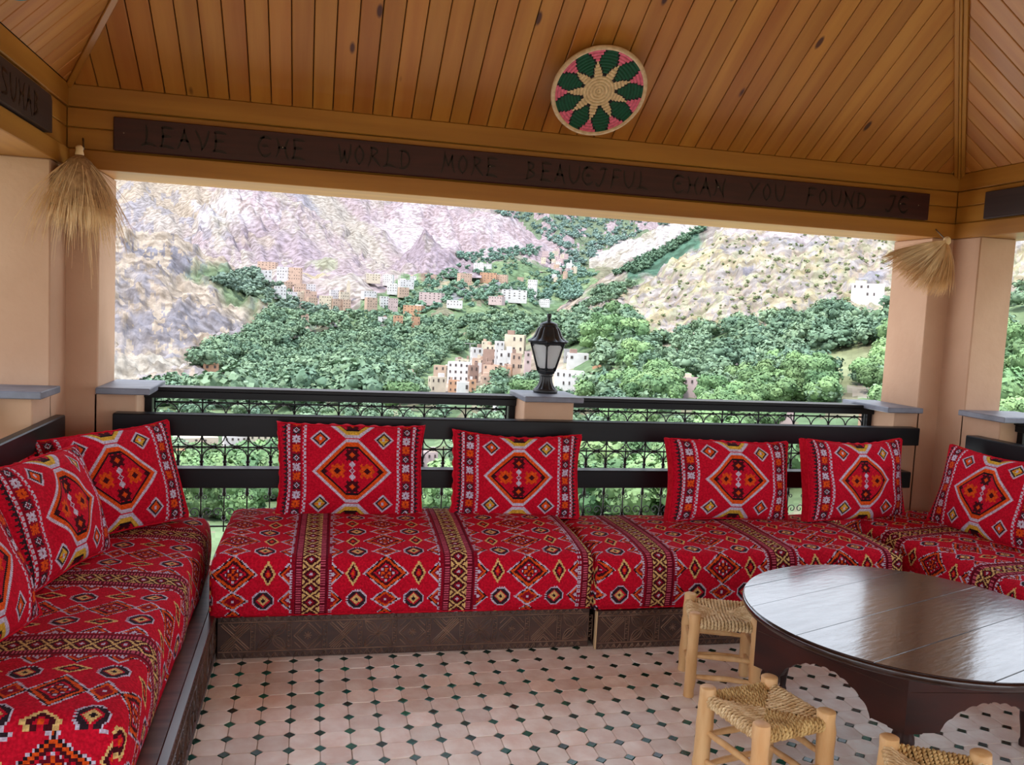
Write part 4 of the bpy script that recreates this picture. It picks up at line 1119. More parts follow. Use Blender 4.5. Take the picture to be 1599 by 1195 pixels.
# ------------------------------------------------------------------ stools with rope seats
def make_stool(label, seed, rope, S=.245, Hs=.345, lr=.0235):
    rg = random.Random(seed)
    t = thing('rope_seat_stool', (0, 0, 0), label, 'stool', 0)
    hw = S / 2
    feet = []
    for sx in (-1, 1):
        for sy in (-1, 1):
            r0 = lr * rg.uniform(.95, 1.06); pts = []; rad = []
            for i in range(12):
                z = Hs * i / 11 * 1.0
                if i == 0: z = .001
                spl = 1 + .05 * (1 - i / 11)
                pts.append((sx * hw * spl + rg.uniform(-.0016, .0016), sy * hw * spl + rg.uniform(-.0016, .0016), z)); rad.append(r0 * (1 + rg.uniform(-.05, .05)) * (.93 if i < 2 else 1))
            pts.append((pts[-1][0], pts[-1][1], Hs + .003)); rad.append(r0 * .84)
            MB().tube(pts, rad, 16).build('leg', M_PEELED, t, auto=60)
    def rod(p, q, r):
        pts = []; rad = []
        for i in range(9):
            k = i / 8; v = Vector(p).lerp(Vector(q), k); bow = .004 * math.sin(math.pi * k)
            pts.append((v.x, v.y, v.z + bow + rg.uniform(-.0012, .0012))); rad.append(r * (.72 + .38 * math.sin(math.pi * k)) * rg.uniform(.95, 1.05))
        MB().tube(pts, rad, 10).build('stretcher', M_PEELED, t, auto=60)
    for s in (-1, 1):
        for z in (.075 + rg.uniform(-.01, .01), .175 + rg.uniform(-.01, .01)):
            rod((-hw * 1.04, s * hw * 1.03, z), (hw * 1.04, s * hw * 1.03, z + rg.uniform(-.008, .008)), .0105)
        for z in (.105 + rg.uniform(-.01, .01), .205 + rg.uniform(-.01, .01)):
            rod((s * hw * 1.03, -hw * 1.04, z), (s * hw * 1.03, hw * 1.04, z + rg.uniform(-.008, .008)), .0105)
    # woven seat: four triangles of rope running over each rail towards the middle
    zs = Hs - .030
    for q in range(4):
        m = MB(); ca, sa = math.cos(q * math.pi / 2), math.sin(q * math.pi / 2)
        ns = 15
        rail = hw + .004
        for i in range(ns):
            s_ = (-1 + 2 * (i + .5) / ns) * (hw - .019)
            inner = -max(abs(s_) - .004, 0)
            # local frame: rail along x at y=-rail; the strand goes from under the rail, over it, in to y=inner
            pts = [(s_, -rail + .030, zs - .026), (s_, -rail + .008, zs - .028), (s_, -rail - .009, zs - .020), (s_ * 1.0, -rail - .013, zs - .006), (s_, -rail - .008, zs + .006), (s_, -rail + .006, zs + .010)]
            nn_ = max(2, int((rail - abs(inner)) / .016))
            for k in range(1, nn_ + 1):
                f = k / nn_; y = -rail + .006 + f * (rail - .006 + inner)
                pts.append((s_ * (1 - .05 * f) + rg.uniform(-.0012, .0012), y, zs + .010 - .013 * math.sin(math.pi / 2 * f) + rg.uniform(-.0012, .0012)))
            pts = [(x * ca - y * sa, x * sa + y * ca, z) for x, y, z in pts]
            # refine and twist two plies together
            P_ = []
            for a, b_ in zip(pts[:-1], pts[1:]):
                for f in (0, .33, .67): P_.append(tuple(a[c] + (b_[c] - a[c]) * f for c in range(3)))
            P_.append(pts[-1])
            rr = .0056
            PV = [Vector(p) for p in P_]
            for ply in (0, math.pi):
                Q_ = []
                for j, p in enumerate(PV):
                    t_ = (PV[min(j + 1, len(PV) - 1)] - PV[max(j - 1, 0)]).normalized(); sd = Vector((-sa, ca, 0)) if False else Vector((ca, sa, 0)); n_ = t_.cross(sd).normalized()
                    A_ = j * 1.15 + i * 1.3 + ply
                    Q_.append(p + (sd * math.cos(A_) + n_ * math.sin(A_)) * .0033)
                m.tube(Q_, [.0040] * len(Q_), 5, cap=False)
        m.build('woven_section', rope if q % 2 == 0 else (M_ROPE if rope is M_ROPE2 else rope), t, smooth=True)
    b = MB(); b.box((-hw + .02, -hw + .02, zs - .022), (hw - .02, hw - .02, zs - .008)); b.build('seat_core', M_STRAWD, t)
    return t
s1 = make_stool('pale wooden stool with rope seat nearest the back bench, left of the table', 31, M_ROPE); s1.location = (1.945, -.350, 0); s1.rotation_euler = (0, 0, R(-20))
s2 = make_stool('pale wooden stool with brown rope seat, middle one of the three', 32, M_ROPE2, S=.255, lr=.027); s2.location = (1.675, -1.165, 0); s2.rotation_euler = (0, 0, R(11))
s3 = make_stool('wooden stool with rope seat cut off by the photo\'s bottom edge, nearest the camera', 33, M_ROPE2, S=.24, lr=.027); s3.location = (1.960, -1.600, 0); s3.rotation_euler = (0, 0, R(-30))

# ------------------------------------------------------------------ landscape: valley, hills, trees, villages
AL = {k: s2l(v) for k, v in dict(tan=(144, 129, 115), tan2=(151, 138, 124), rock=(114, 110, 116), pink=(147, 132, 135), mauve=(133, 120, 127), pale=(166, 156, 159), white=(186, 180, 184),  # distance haze is mixed into these albedos: far ground paler and greyer
      grass=(134, 140, 106), green=(92, 112, 82), lgreen=(118, 134, 98), ochre=(164, 150, 108), earth=(130, 108, 98), grey=(124, 122, 130), beige=(149, 142, 131), dgreen=(74, 102, 86)).items()}
def fbm(Pn, oct_=4):
    return np.array([noise.fractal(Vector(p), .9, 2.1, oct_) for p in Pn])
bvhs = []
def sheet(name, cols, nu, nv, colf, amp=.012, freq=8.0, back=(18, 1.12), label=None, cat='hillside', seed=0, gully=None):
    us = np.array([c[0] for c in cols], float)
    tv = np.linspace(0, 1, nv)
    VV, DD = [], []
    for u, pr in cols:
        pr = sorted(pr, reverse=True); v = np.array([p[0] for p in pr], float); d = np.log(np.array([p[1] for p in pr], float))
        s = (v[0] - v) / (v[0] - v[-1]); VV.append(np.interp(tv, s, v)); DD.append(np.interp(tv, s, d))
    VV, DD = np.array(VV), np.array(DD)
    ug = np.linspace(us[0], us[-1], nu)
    Vg = np.stack([np.interp(ug, us, VV[:, j]) for j in range(nv)], 1); Dg = np.exp(np.stack([np.interp(ug, us, DD[:, j]) for j in range(nv)], 1))
    # smooth the distances a little so that the facets between columns do not show
    for _ in range(4): Dg[1:-1] = (Dg[:-2] + Dg[2:] + 2 * Dg[1:-1]) / 4
    # rows behind the crest
    Vb = Vg[:, -1:] + back[0] * np.array([[.15, 1.0]]); Db = Dg[:, -1:] * np.array([[1 + (back[1] - 1) * .3, back[1]]])
    Vg = np.concatenate([Vg, Vb], 1); Dg = np.concatenate([Dg, Db], 1); nv2 = nv + 2
    Ug = np.repeat(ug[:, None], nv2, 1)
    rx = (Ug - 799.5) / FPX; rz = (Vg - 597.5) / FPX
    Pw = CAM + Dg[..., None] * (rx[..., None] * C_R - rz[..., None] * C_U + C_F)
    Pf = Pw.reshape(-1, 3); Df = Dg.ravel()
    q = np.stack([Ug.ravel() / 1311 * freq + seed, Vg.ravel() / 1311 * freq * .9, np.log(Df) * freq * .35], 1)
    h = fbm(q, 7); h2 = fbm(q * np.array([3.1, 2.2, 2.0]) + 9, 3)
    fade = np.minimum(1, (np.repeat(np.arange(nv2)[None], nu, 0).ravel()) / 4.0)
    Pf = Pf.copy(); Pf[:, 2] += (h * amp + np.abs(h2) * amp * .35) * Df * fade
    if gully:
        ga, gf, gm, vmax = gully; ca, sa = math.cos(R(ga)), math.sin(R(ga)); uu, vv2 = Ug.ravel(), Vg.ravel()
        al = (uu * ca + vv2 * sa) / 1000; ac = (-uu * sa + vv2 * ca) / 1000          # along and across the gullies
        qg = np.stack([ac * gf + h * .35, al * gf * .22 + h2 * .1, np.full(len(ac), seed * 3.3)], 1)
        g = np.abs(fbm(qg, 3)); Pf[:, 2] -= (np.minimum(g, .6)) * gm * Df * fade * np.clip((vmax - vv2) / 25, 0, 1)
    F_ = grid_faces(nu, nv2)
    um = Ug.ravel()[F_].mean(1); vm = Vg.ravel()[F_].mean(1)
    n1 = h[F_[:, 0]]; n2 = h2[F_[:, 0]]
    fc = colf(um, vm, n1, n2)
    me = color_mesh(name, Pf, F_[:, ::-1], fc, M_TERRAIN)
    o = link(name, me)
    if label: tag(o, label, cat)
    bvhs.append(BVHTree.FromPolygons([tuple(map(float, p)) for p in Pf], [tuple(map(int, f)) for f in F_]))
    return o
def blend(c, m, k): 
    m = np.clip(m, 0, 1)[:, None]; c[:] = c * (1 - m) + AL[k] * m
def blob(u, v, cu, cv, ru, rv, rot=0, n=None, soft=.35):
    a = R(rot); x = (u - cu) * math.cos(a) + (v - cv) * math.sin(a); y = -(u - cu) * math.sin(a) + (v - cv) * math.cos(a)
    d = np.sqrt((x / ru) ** 2 + (y / rv) ** 2)
    if n is not None: d = d + n * .35
    return np.clip((1 - d) / soft, 0, 1)
rgc = np.random.default_rng(11)
def jitter(c, a=.12): c *= 1 + (rgc.random(len(c)) - .5)[:, None] * a; return c
def col_valley(u, v, n, n2):
    c = np.tile(AL['pink'], (len(u), 1)).copy()
    blend(c, np.clip(n * 1.6 + .5, 0, 1) * .7, 'beige'); blend(c, (n2 > .25) * .5, 'mauve')
    blend(c, blob(u, v, 250, 300, 130, 50, 10, n), 'tan2'); blend(c, (blob(u, v, 260, 330, 120, 40, 15) > 0) * (n2 > .1) * .6, 'grey')
    blend(c, blob(u, v, 370, 288, 70, 14, 8, n2) * .8, 'pink')
    sw = np.clip(.45 + n2 * 2.2, 0, 1)
    blend(c, blob(u, v, 345, 322, 60, 26, 14, n * 1.6, .8) * sw, 'white'); blend(c, blob(u, v, 400, 314, 70, 16, 14, n * 1.6, .8) * sw, 'white'); blend(c, blob(u, v, 318, 342, 36, 16, 0, n2, .8) * sw, 'white')
    blend(c, blob(u, v, 352, 352, 34, 26, 10, n2) * .9, 'beige'); blend(c, blob(u, v, 400, 372, 52, 9, 12, n2) * .7, 'ochre')
    blend(c, blob(u, v, 430, 385, 120, 35, 18, n) * .65, 'mauve')
    blend(c, blob(u, v, 530, 330, 120, 24, 45, n) * .8, 'beige'); blend(c, blob(u, v, 470, 300, 45, 10, 30, n2) * .7, 'grey')
    blend(c, blob(u, v, 640, 350, 60, 40, 30, n) * .8, 'pale'); blend(c, blob(u, v, 700, 335, 70, 30, 20, n) * .7, 'white')
    blend(c, blob(u, v, 530, 425, 45, 18, -30, n2) * .8, 'pink'); blend(c, blob(u, v, 505, 410, 30, 12, 20, n2) * .6, 'grass'); blend(c, blob(u, v, 485, 427, 35, 7, 20, n2) * .6, 'ochre')
    # far wooded slope on the right
    w = (u > 760) * np.clip((u - 760) / 40, 0, 1) * (v < 460); blend(c, w, 'pink'); blend(c, w * (n2 > -.05) * .85, 'green'); blend(c, w * (n > .35) * .6, 'beige')
    # valley floor
    edge = np.interp(u, [180, 330, 400, 560, 640, 760, 1000], [470, 465, 470, 478, 425, 405, 420])
    w = np.clip((v - edge) / 6, 0, 1); blend(c, w, 'green'); blend(c, w * (n2 > .12) * .6, 'lgreen'); blend(c, w * (n > .42) * .5, 'earth')
    blend(c, blob(u, v, 760, 460, 120, 14, 2, n2) * .8, 'grey'); blend(c, blob(u, v, 730, 452, 60, 6, 0) * .6, 'ochre'); blend(c, blob(u, v, 675, 440, 24, 10, 5) * .9, 'earth')
    blend(c, blob(u, v, 250, 590, 110, 40, 0, n) * .9, 'tan2'); blend(c, blob(u, v, 330, 585, 60, 18, 0, n) * .7, 'grass')
    return jitter(c)
valley = sheet('valley_and_mountain', [
    (-500, [(1000, 60), (800, 110), (700, 170), (620, 300), (560, 420), (500, 560), (400, 1400), (250, 2600), (60, 3600)]),
    (180, [(1000, 60), (800, 115), (700, 190), (620, 380), (580, 520), (540, 800), (440, 1500), (340, 2000), (270, 2600), (60, 3600)]),
    (330, [(1000, 60), (800, 115), (700, 190), (620, 390), (580, 540), (530, 850), (440, 1450), (340, 2000), (270, 2600), (60, 3600)]),
    (450, [(1000, 60), (800, 115), (700, 195), (620, 400), (560, 620), (500, 950), (480, 1060), (410, 1400), (340, 1950), (270, 2600), (60, 3600)]),
    (600, [(1000, 60), (800, 115), (700, 195), (620, 400), (560, 640), (500, 1000), (480, 1150), (430, 1500), (400, 1800), (330, 2400), (250, 3000), (60, 4000)]),
    (760, [(1000, 60), (800, 115), (700, 195), (620, 400), (560, 650), (500, 1050), (470, 1300), (430, 1700), (395, 2200), (330, 3600), (270, 4300), (60, 5200)]),
    (900, [(1000, 60), (800, 115), (700, 195), (620, 400), (560, 680), (500, 1200), (470, 1500), (430, 2000), (395, 2600), (340, 4000), (300, 4800), (100, 6000)]),
    (1100, [(1000, 60), (800, 115), (700, 195), (620, 420), (560, 720), (500, 1300), (430, 2200), (380, 3300), (340, 4500), (320, 5200), (120, 6200)]),
    (1700, [(1000, 60), (800, 115), (700, 195), (620, 420), (560, 720), (500, 1300), (430, 2200), (380, 3300), (300, 4500), (200, 5200), (100, 6200)])],
    560, 320, col_valley, amp=.015, freq=16, label='valley floor rising to pale pink and beige mountainside beyond the villages', cat='mountain', seed=1, gully=(40, 20, .022, 430))
def cone(name, prof, base_v, d0, d1, colf, label, nu=110, nv=60, amp=.008, freq=26, seed=2, gully=None):
    """a spur: crest polyline prof [(u,v)], foot at base_v"""
    return sheet(name, [(u, [(base_v if np.isscalar(base_v) else np.interp(u, *base_v), d0), (v, d1)]) for u, v in prof], nu, nv, colf, amp=amp, freq=freq, label=label, seed=seed, back=(30, 1.25), gully=gully)
def mk(base, mixes):
    def f(u, v, n, n2):
        c = np.tile(AL[base], (len(u), 1)).copy()
        for k, lo, a, src in mixes: blend(c, np.clip(((n if src == 1 else n2) - lo) * 4, 0, 1) * a, k)
        return jitter(c)
    return f
cone('far_spur', [(300, 330), (330, 300), (352, 286), (390, 284), (430, 300), (470, 318), (510, 340), (550, 364), (590, 388), (625, 408), (650, 422)], ([300, 420, 560, 650], [400, 440, 455, 440]), 1450, 2050, col_valley, 'rocky mauve and white mountain spur above the far left village', nu=260, nv=110, amp=.010, freq=22, seed=12, gully=(50, 26, .018, 480))
cone('far_spur', [(600, 310), (640, 318), (690, 318), (735, 322), (760, 326), (800, 345), (835, 368), (868, 392), (905, 404)], 425, 2000, 2500, mk('pink', [('pale', -.1, .7, 1), ('mauve', .2, .4, 2)]), 'pale pinkish mountain spur sloping down behind the small far village', seed=3, gully=(60, 40, .010, 480))
cone('far_spur', [(560, 432), (600, 424), (620, 404), (640, 382), (664, 356), (690, 374), (715, 394), (742, 414), (752, 424)], 434, 1500, 1750, mk('mauve', [('pink', 0, .5, 1), ('beige', .25, .4, 2)]), 'pyramid-shaped mauve spur above the middle of the valley', seed=4, gully=(85, 60, .006, 480))
cone('far_spur', [(920, 400), (945, 388), (975, 372), (1005, 358), (1040, 349), (1080, 342), (1150, 330), (1300, 300)], 440, 1900, 2300, mk('beige', [('white', -.1, .6, 1), ('grass', .3, .3, 2)]), 'smooth cream-coloured hill behind the rocky slope', seed=5, gully=(-40, 40, .012, 480))
def col_mid(u, v, n, n2):
    c = np.tile(AL['tan'], (len(u), 1)).copy(); blend(c, np.clip(n * 2 + .4, 0, 1) * .6, 'beige'); blend(c, (n2 > .2) * .5, 'rock')
    blend(c, blob(u, v, 1040, 400, 90, 26, -32, n2), 'dgreen'); blend(c, blob(u, v, 960, 455, 60, 14, -10, n2) * .9, 'green'); return jitter(c)
cone('wooded_ridge', [(870, 480), (890, 468), (915, 450), (935, 438), (960, 424), (985, 408), (1020, 396), (1060, 376), (1100, 352), (1160, 330)], 520, 700, 950, col_mid, 'lower ridge of bare rock with a dark pine strip in front of the cream hill', nu=160, nv=60, amp=.006, seed=6)
def col_left(u, v, n, n2):
    c = np.tile(AL['tan2'], (len(u), 1)).copy(); blend(c, np.clip(n * 2 + .3, 0, 1) * .7, 'tan'); 
    blend(c, np.clip((n2 + .0) * 5, 0, 1) * (n > -.15) * .7, 'rock'); blend(c, blob(u, v, 250, 390, 110, 20, 22, n2) * (n2 > -.1), 'rock'); blend(c, blob(u, v, 280, 505, 130, 36, 8, n) * (n2 > -.2) * .85, 'rock')
    blend(c, blob(u, v, 210, 440, 40, 40, 0, n) * (n2 > -.1) * .6, 'rock')
    blend(c, blob(u, v, 240, 572, 110, 22, 0, n) * .8, 'beige'); blend(c, blob(u, v, 265, 548, 22, 3.5, 3) * .8, 'grey'); blend(c, blob(u, v, 290, 570, 30, 6, -30) * .7, 'pale')
    w = blob(u, v, 400, 460, 140, 24, 28, n) ; blend(c, w * .9, 'green'); return jitter(c, .2)
cone_l = sheet('rocky_hill', [(-400, [(680, 300), (250, 700)]), (100, [(660, 330), (600, 400), (330, 760)]), (180, [(640, 350), (600, 410), (345, 760)]), (250, [(632, 370), (600, 430), (357, 800)]),
    (330, [(618, 400), (580, 480), (392, 850)]), (400, [(575, 520), (520, 640), (426, 900)]), (450, [(530, 660), (500, 760), (464, 930)]), (500, [(512, 800), (482, 950)]), (545, [(508, 930), (494, 990)])],
    330, 220, col_left, amp=.013, freq=26, label='near bare hillside with grey rock outcrops at the left of the view', seed=7, back=(30, 1.3), gully=(50, 22, .014, 560))
def col_right(u, v, n, n2):
    c = np.tile(AL['tan2'], (len(u), 1)).copy(); blend(c, np.clip(n * 2 + .5, 0, 1) * .8, 'beige'); blend(c, (n2 > .15) * .45, 'grey'); blend(c, (n2 < -.2) * .45, 'grass')
    blend(c, blob(u, v, 1200, 358, 90, 14, 3, n2) * .9, 'pale'); blend(c, blob(u, v, 1110, 388, 60, 5, 0, n2) * .7, 'grey'); blend(c, blob(u, v, 1250, 372, 160, 6, -6, n2) * .6, 'grey')
    blend(c, blob(u, v, 1168, 420, 14, 9, 0, n2), 'rock'); blend(c, blob(u, v, 1360, 430, 34, 12, -20, n2) * .8, 'grey')
    blend(c, np.clip((n - .28) * 6, 0, 1) * .5, 'ochre'); return jitter(c, .22)
sheet('rocky_hill', [(850, [(520, 600), (512, 640)]), (880, [(530, 500), (503, 640)]), (905, [(535, 420), (489, 640)]), (960, [(540, 360), (455, 660)]), (1040, [(545, 300), (414, 680)]), (1090, [(548, 280), (382, 690)]), (1130, [(550, 260), (352, 700)]),
    (1250, [(552, 240), (335, 650)]), (1390, [(556, 220), (318, 600)]), (1600, [(560, 210), (280, 520)]), (2000, [(560, 200), (220, 450)])], 420, 230, col_right, amp=.010, freq=30, label='large scrubby rocky slope on the right side of the view', seed=8, back=(26, 1.2), gully=(-48, 26, .016, 560))
def col_near(u, v, n, n2):
    c = np.tile(AL['green'], (len(u), 1)).copy(); blend(c, np.clip(n * 2 + .3, 0, 1) * .6, 'lgreen'); blend(c, (n2 > .25) * .5, 'earth')
    blend(c, blob(u, v, 1325, 575, 60, 45, 0, n), 'grass'); blend(c, blob(u, v, 1345, 610, 30, 16, 0, n2), 'beige'); blend(c, blob(u, v, 1045, 560, 22, 40, 25, n), 'tan2')
    blend(c, blob(u, v, 1145, 560, 16, 16, 0, n2), 'pale'); blend(c, blob(u, v, 1110, 612, 30, 12, 0, n2), 'tan2'); blend(c, blob(u, v, 845, 575, 50, 40, 0, n), 'tan2'); blend(c, blob(u, v, 960, 600, 22, 26, 30, n), 'earth')
    blend(c, blob(u, v, 720, 590, 90, 30, -10, n), 'tan'); blend(c, blob(u, v, 320, 720, 60, 30, 0, n), 'earth')
    return jitter(c, .2)
sheet('near_green_slope', [(-400, [(1100, 22), (900, 38), (760, 70), (700, 110), (660, 150)]), (200, [(1100, 22), (900, 40), (760, 75), (700, 120), (650, 190)]), (450, [(1100, 22), (900, 42), (760, 80), (700, 125), (640, 220)]),
    (600, [(1100, 22), (900, 42), (760, 80), (700, 130), (640, 220), (618, 260)]), (680, [(1100, 22), (900, 42), (760, 80), (700, 130), (640, 220), (606, 300)]), (740, [(1100, 22), (900, 42), (760, 80), (700, 125), (620, 250), (580, 330), (566, 380)]),
    (800, [(1100, 22), (900, 42), (760, 75), (700, 115), (620, 230), (560, 320), (530, 380)]), (870, [(1100, 22), (900, 40), (760, 70), (700, 105), (620, 190), (560, 260), (505, 350)]), (940, [(1100, 22), (900, 38), (760, 66), (700, 100), (620, 160), (560, 220), (510, 300)]),
    (1040, [(1100, 22), (900, 36), (760, 60), (700, 90), (620, 140), (560, 190), (525, 240)]), (1200, [(1100, 20), (900, 33), (760, 55), (700, 80), (620, 120), (560, 160), (505, 205)]), (1390, [(1100, 18), (900, 30), (760, 50), (700, 72), (620, 105), (540, 140), (490, 175)]),
    (1600, [(1100, 16), (900, 26), (760, 44), (700, 60), (620, 90), (540, 120), (470, 150)]), (2100, [(1100, 14), (900, 24), (760, 40), (620, 80), (480, 120), (400, 140)])],
    300, 130, col_near, amp=.008, freq=12, label='near green slope falling away below the railing', seed=9, back=(30, 1.25))

def col_gr(c): pass
gb = MB(); N_ = 40
ringp = [(XL + 2, -3)] 
gr = []
for i in range(N_ + 1):
    a = math.pi + math.pi * i / N_
    gr.append([(2 + rr * math.cos(a), 3 + rr * math.sin(a) * 1.0, -3.2 - rr * .02 + 10 * noise.noise(Vector((math.cos(a) * 2, math.sin(a) * 2, rr * .01))) * min(1, rr / 200)) for rr in (4, 12, 30, 80, 200, 600, 2500)])
gv = [p for row in gr for p in row]
gb.add(gv, [tuple(q) for q in grid_faces(N_ + 1, 7)])
go = gb.build('ground_behind', mat('slope_ground', (112, 124, 84), (136, 122, 98), scale=.2, rough=.95), smooth=True)  # unseen ground, added to block sky light coming from below
tag(go, 'unseen green ground added around and behind the pavilion to cut light from below', 'ground')

def hit(u, v):
    d = ray(u, v); dn = Vector(d).normalized(); best = None
    for b in bvhs:
        loc, nrm, idx, dist = b.ray_cast(Vector(CAM) + dn * 5, dn)
        if loc is not None and (best is None or dist < best[1]): best = (loc, dist)
    if best is None: return None, None
    depth = (np.array(best[0]) - CAM) @ C_F
    return best[0], depth
def hit_near(x, y):
    best = None
    for b in bvhs:
        loc, nrm, idx, dist = b.ray_cast(Vector((x, y, 3000)), Vector((0, 0, -1)))
        if loc is not None and (best is None or loc.z > best.z): best = loc
    return best

# --- trees
def crown_data(seed, n, kind='round', leaf=.085, nl=13, lat=(5, 8), body=.88):
    """unit tree about 1 tall: leafy crown of small leaf quads on lobes"""
    rg = np.random.default_rng(seed); V = []; F_ = []
    lobes_ = []
    for i in range(nl):
        if kind == 'round': a = rg.random() * 6.28; r = .30 * math.sqrt(rg.random()); z = .34 + .46 * rg.random(); lobes_.append((r * math.cos(a), r * math.sin(a), z, .17 + .08 * rg.random()))
        elif kind == 'tall': z = .15 + .80 * i / nl; lobes_.append((rg.normal() * .02, rg.normal() * .02, z, .13 * (1 - .7 * i / nl) + .03))
    for i in range(n):
        cx, cy, cz, r = lobes_[rg.integers(len(lobes_))]
        d = rg.normal(size=3); d /= np.linalg.norm(d); d[2] = abs(d[2]) * .9 + d[2] * .1 if rg.random() < .55 else d[2]
        p = np.array([cx, cy, cz]) + d * r * (.85 + .3 * rg.random())
        t1 = np.cross(d, rg.normal(size=3)); t1 /= np.linalg.norm(t1) + 1e-9; t2 = np.cross(d, t1) + d * rg.normal() * .45
        s = leaf * (.6 + .7 * rg.random()); k = len(V)
        V += [p + t1 * s * .5, p + t2 * s * .45 + d * s * .12, p - t1 * s * .5, p - t2 * s * .45 + d * s * .12]; F_.append((k, k + 1, k + 2, k + 3))
    for cx, cy, cz, r in lobes_:           # dense leaf bodies inside the outer leaves
        k = len(V)
        for j in range(lat[0]):
            for q in range(lat[1]):
                th_ = math.pi * (j + .5) / lat[0]; ph = 2 * math.pi * q / lat[1]
                rr = r * body * (1 + .14 * rg.normal())
                V.append(np.array([cx + rr * math.sin(th_) * math.cos(ph), cy + rr * math.sin(th_) * math.sin(ph), cz + rr * math.cos(th_)]))
        W8 = lat[1]
        for j in range(lat[0] - 1):
            for q in range(W8): F_.append((k + j * W8 + q, k + (j + 1) * W8 + q, k + (j + 1) * W8 + (q + 1) % W8, k + j * W8 + (q + 1) % W8))
    return np.array(V), np.array(F_)
def tree_mesh(seed, n, kind='round', leaf=.085):
    V, F_ = crown_data(seed, n, kind, leaf)
    b = MB(); b.add(V, F_.tolist(), 0)
    b.tube([(0, 0, -.25), (.01, 0, .1), (0, .01, .45)], [.03, .024, .012], 6, mi=1)
    me = b.mesh('tree', [M_LEAF, M_BARK], smooth=True)
    return me
TM = [tree_mesh(40 + i, 1500) for i in range(5)]
TT = [tree_mesh(60, 1100, 'tall', .07)]
def inpoly(u, v, poly):
    c = False; n = len(poly)
    for i in range(n):
        x1, y1 = poly[i]; x2, y2 = poly[(i + 1) % n]
        if (y1 > v) != (y2 > v) and u < (x2 - x1) * (v - y1) / (y2 - y1) + x1: c = not c
    return c
# regions of woodland: polygon in the view, tree count, height range in metres, label, group
REG = [
 ('slope', [(1000, 640), (1000, 545), (1030, 530), (1090, 520), (1150, 512), (1190, 500), (1260, 480), (1330, 476), (1400, 480), (1400, 640)], 330, (3.2, 5.4), 'leafy green tree on the right slope', 'trees on the near right slope'),
 ('slope', [(1400, 700), (1400, 470), (1640, 430), (1640, 700)], 40, (3.4, 5.6), 'leafy green tree on the right slope', 'trees on the near right slope'),
 ('lamp', [(740, 560), (800, 520), (850, 500), (900, 492), (960, 500), (1010, 525), (1000, 560), (930, 550), (860, 545), (800, 530), (770, 545)], 60, (7, 10), 'bushy green tree on the rise behind the lantern', 'trees on the rise behind the lantern'),
 ('lamp2', [(900, 640), (905, 608), (960, 606), (1000, 560), (1040, 600), (1060, 640)], 34, (4, 6), 'bushy green tree below the right houses beyond the lantern', 'trees below the houses right of the lantern'),
 ('lamp3', [(930, 560), (990, 540), (1010, 570), (980, 590), (940, 585)], 14, (5, 7), 'bushy green tree below the right houses beyond the lantern', 'trees below the houses right of the lantern'),
 ('rail', [(230, 640), (230, 820), (1100, 820), (1400, 700), (1400, 640), (1000, 640), (830, 625), (740, 622), (600, 622)], 330, (2.6, 4.6), 'green tree seen through the railing', 'trees seen through the railing'),
 ('below', [(540, 622), (560, 600), (600, 596), (668, 606), (668, 640), (540, 640)], 16, (6, 9), 'green tree in front of the cliffside village', 'trees in front of the cliffside village'),
 ('below', [(752, 640), (760, 606), (800, 598), (828, 606), (828, 640)], 9, (6, 8), 'green tree in front of the cliffside village', 'trees in front of the cliffside village'),
 ('valley', [(300, 570), (400, 520), (410, 492), (480, 496), (560, 492), (640, 500), (720, 500), (800, 486), (840, 500), (790, 520), (740, 545), (690, 560), (660, 590), (600, 640), (230, 640), (230, 618), (420, 605)], 900, (9, 14), None, None),
 ('crest', [(330, 440), (400, 425), (480, 478), (560, 492), (500, 500), (420, 478)], 90, (8, 12), None, None),
 ('mid', [(640, 445), (720, 415), (830, 405), (860, 440), (840, 480), (700, 480), (620, 500), (600, 485)], 260, (8, 12), None, None),
 ('far', [(770, 330), (1060, 345), (930, 395), (900, 430), (870, 390), (820, 350)], 330, (14, 22), None, None),
 ('far2', [(700, 400), (830, 385), (930, 430), (900, 470), (840, 470), (860, 400), (740, 412)], 200, (10, 16), None, None),
 ('ridge', [(960, 430), (1010, 402), (1070, 372), (1110, 352), (1060, 385), (1000, 425)], 120, (7, 10), None, None),
 ('ridge2', [(900, 480), (940, 450), (1000, 445), (960, 470), (905, 488)], 50, (6, 9), None, None),
 ('scrub', [(920, 520), (1040, 430), (1130, 370), (1390, 360), (1390, 470), (1200, 490), (1000, 530)], 330, (.6, 2.4), None, None),
]
cand = []; stuffs = []
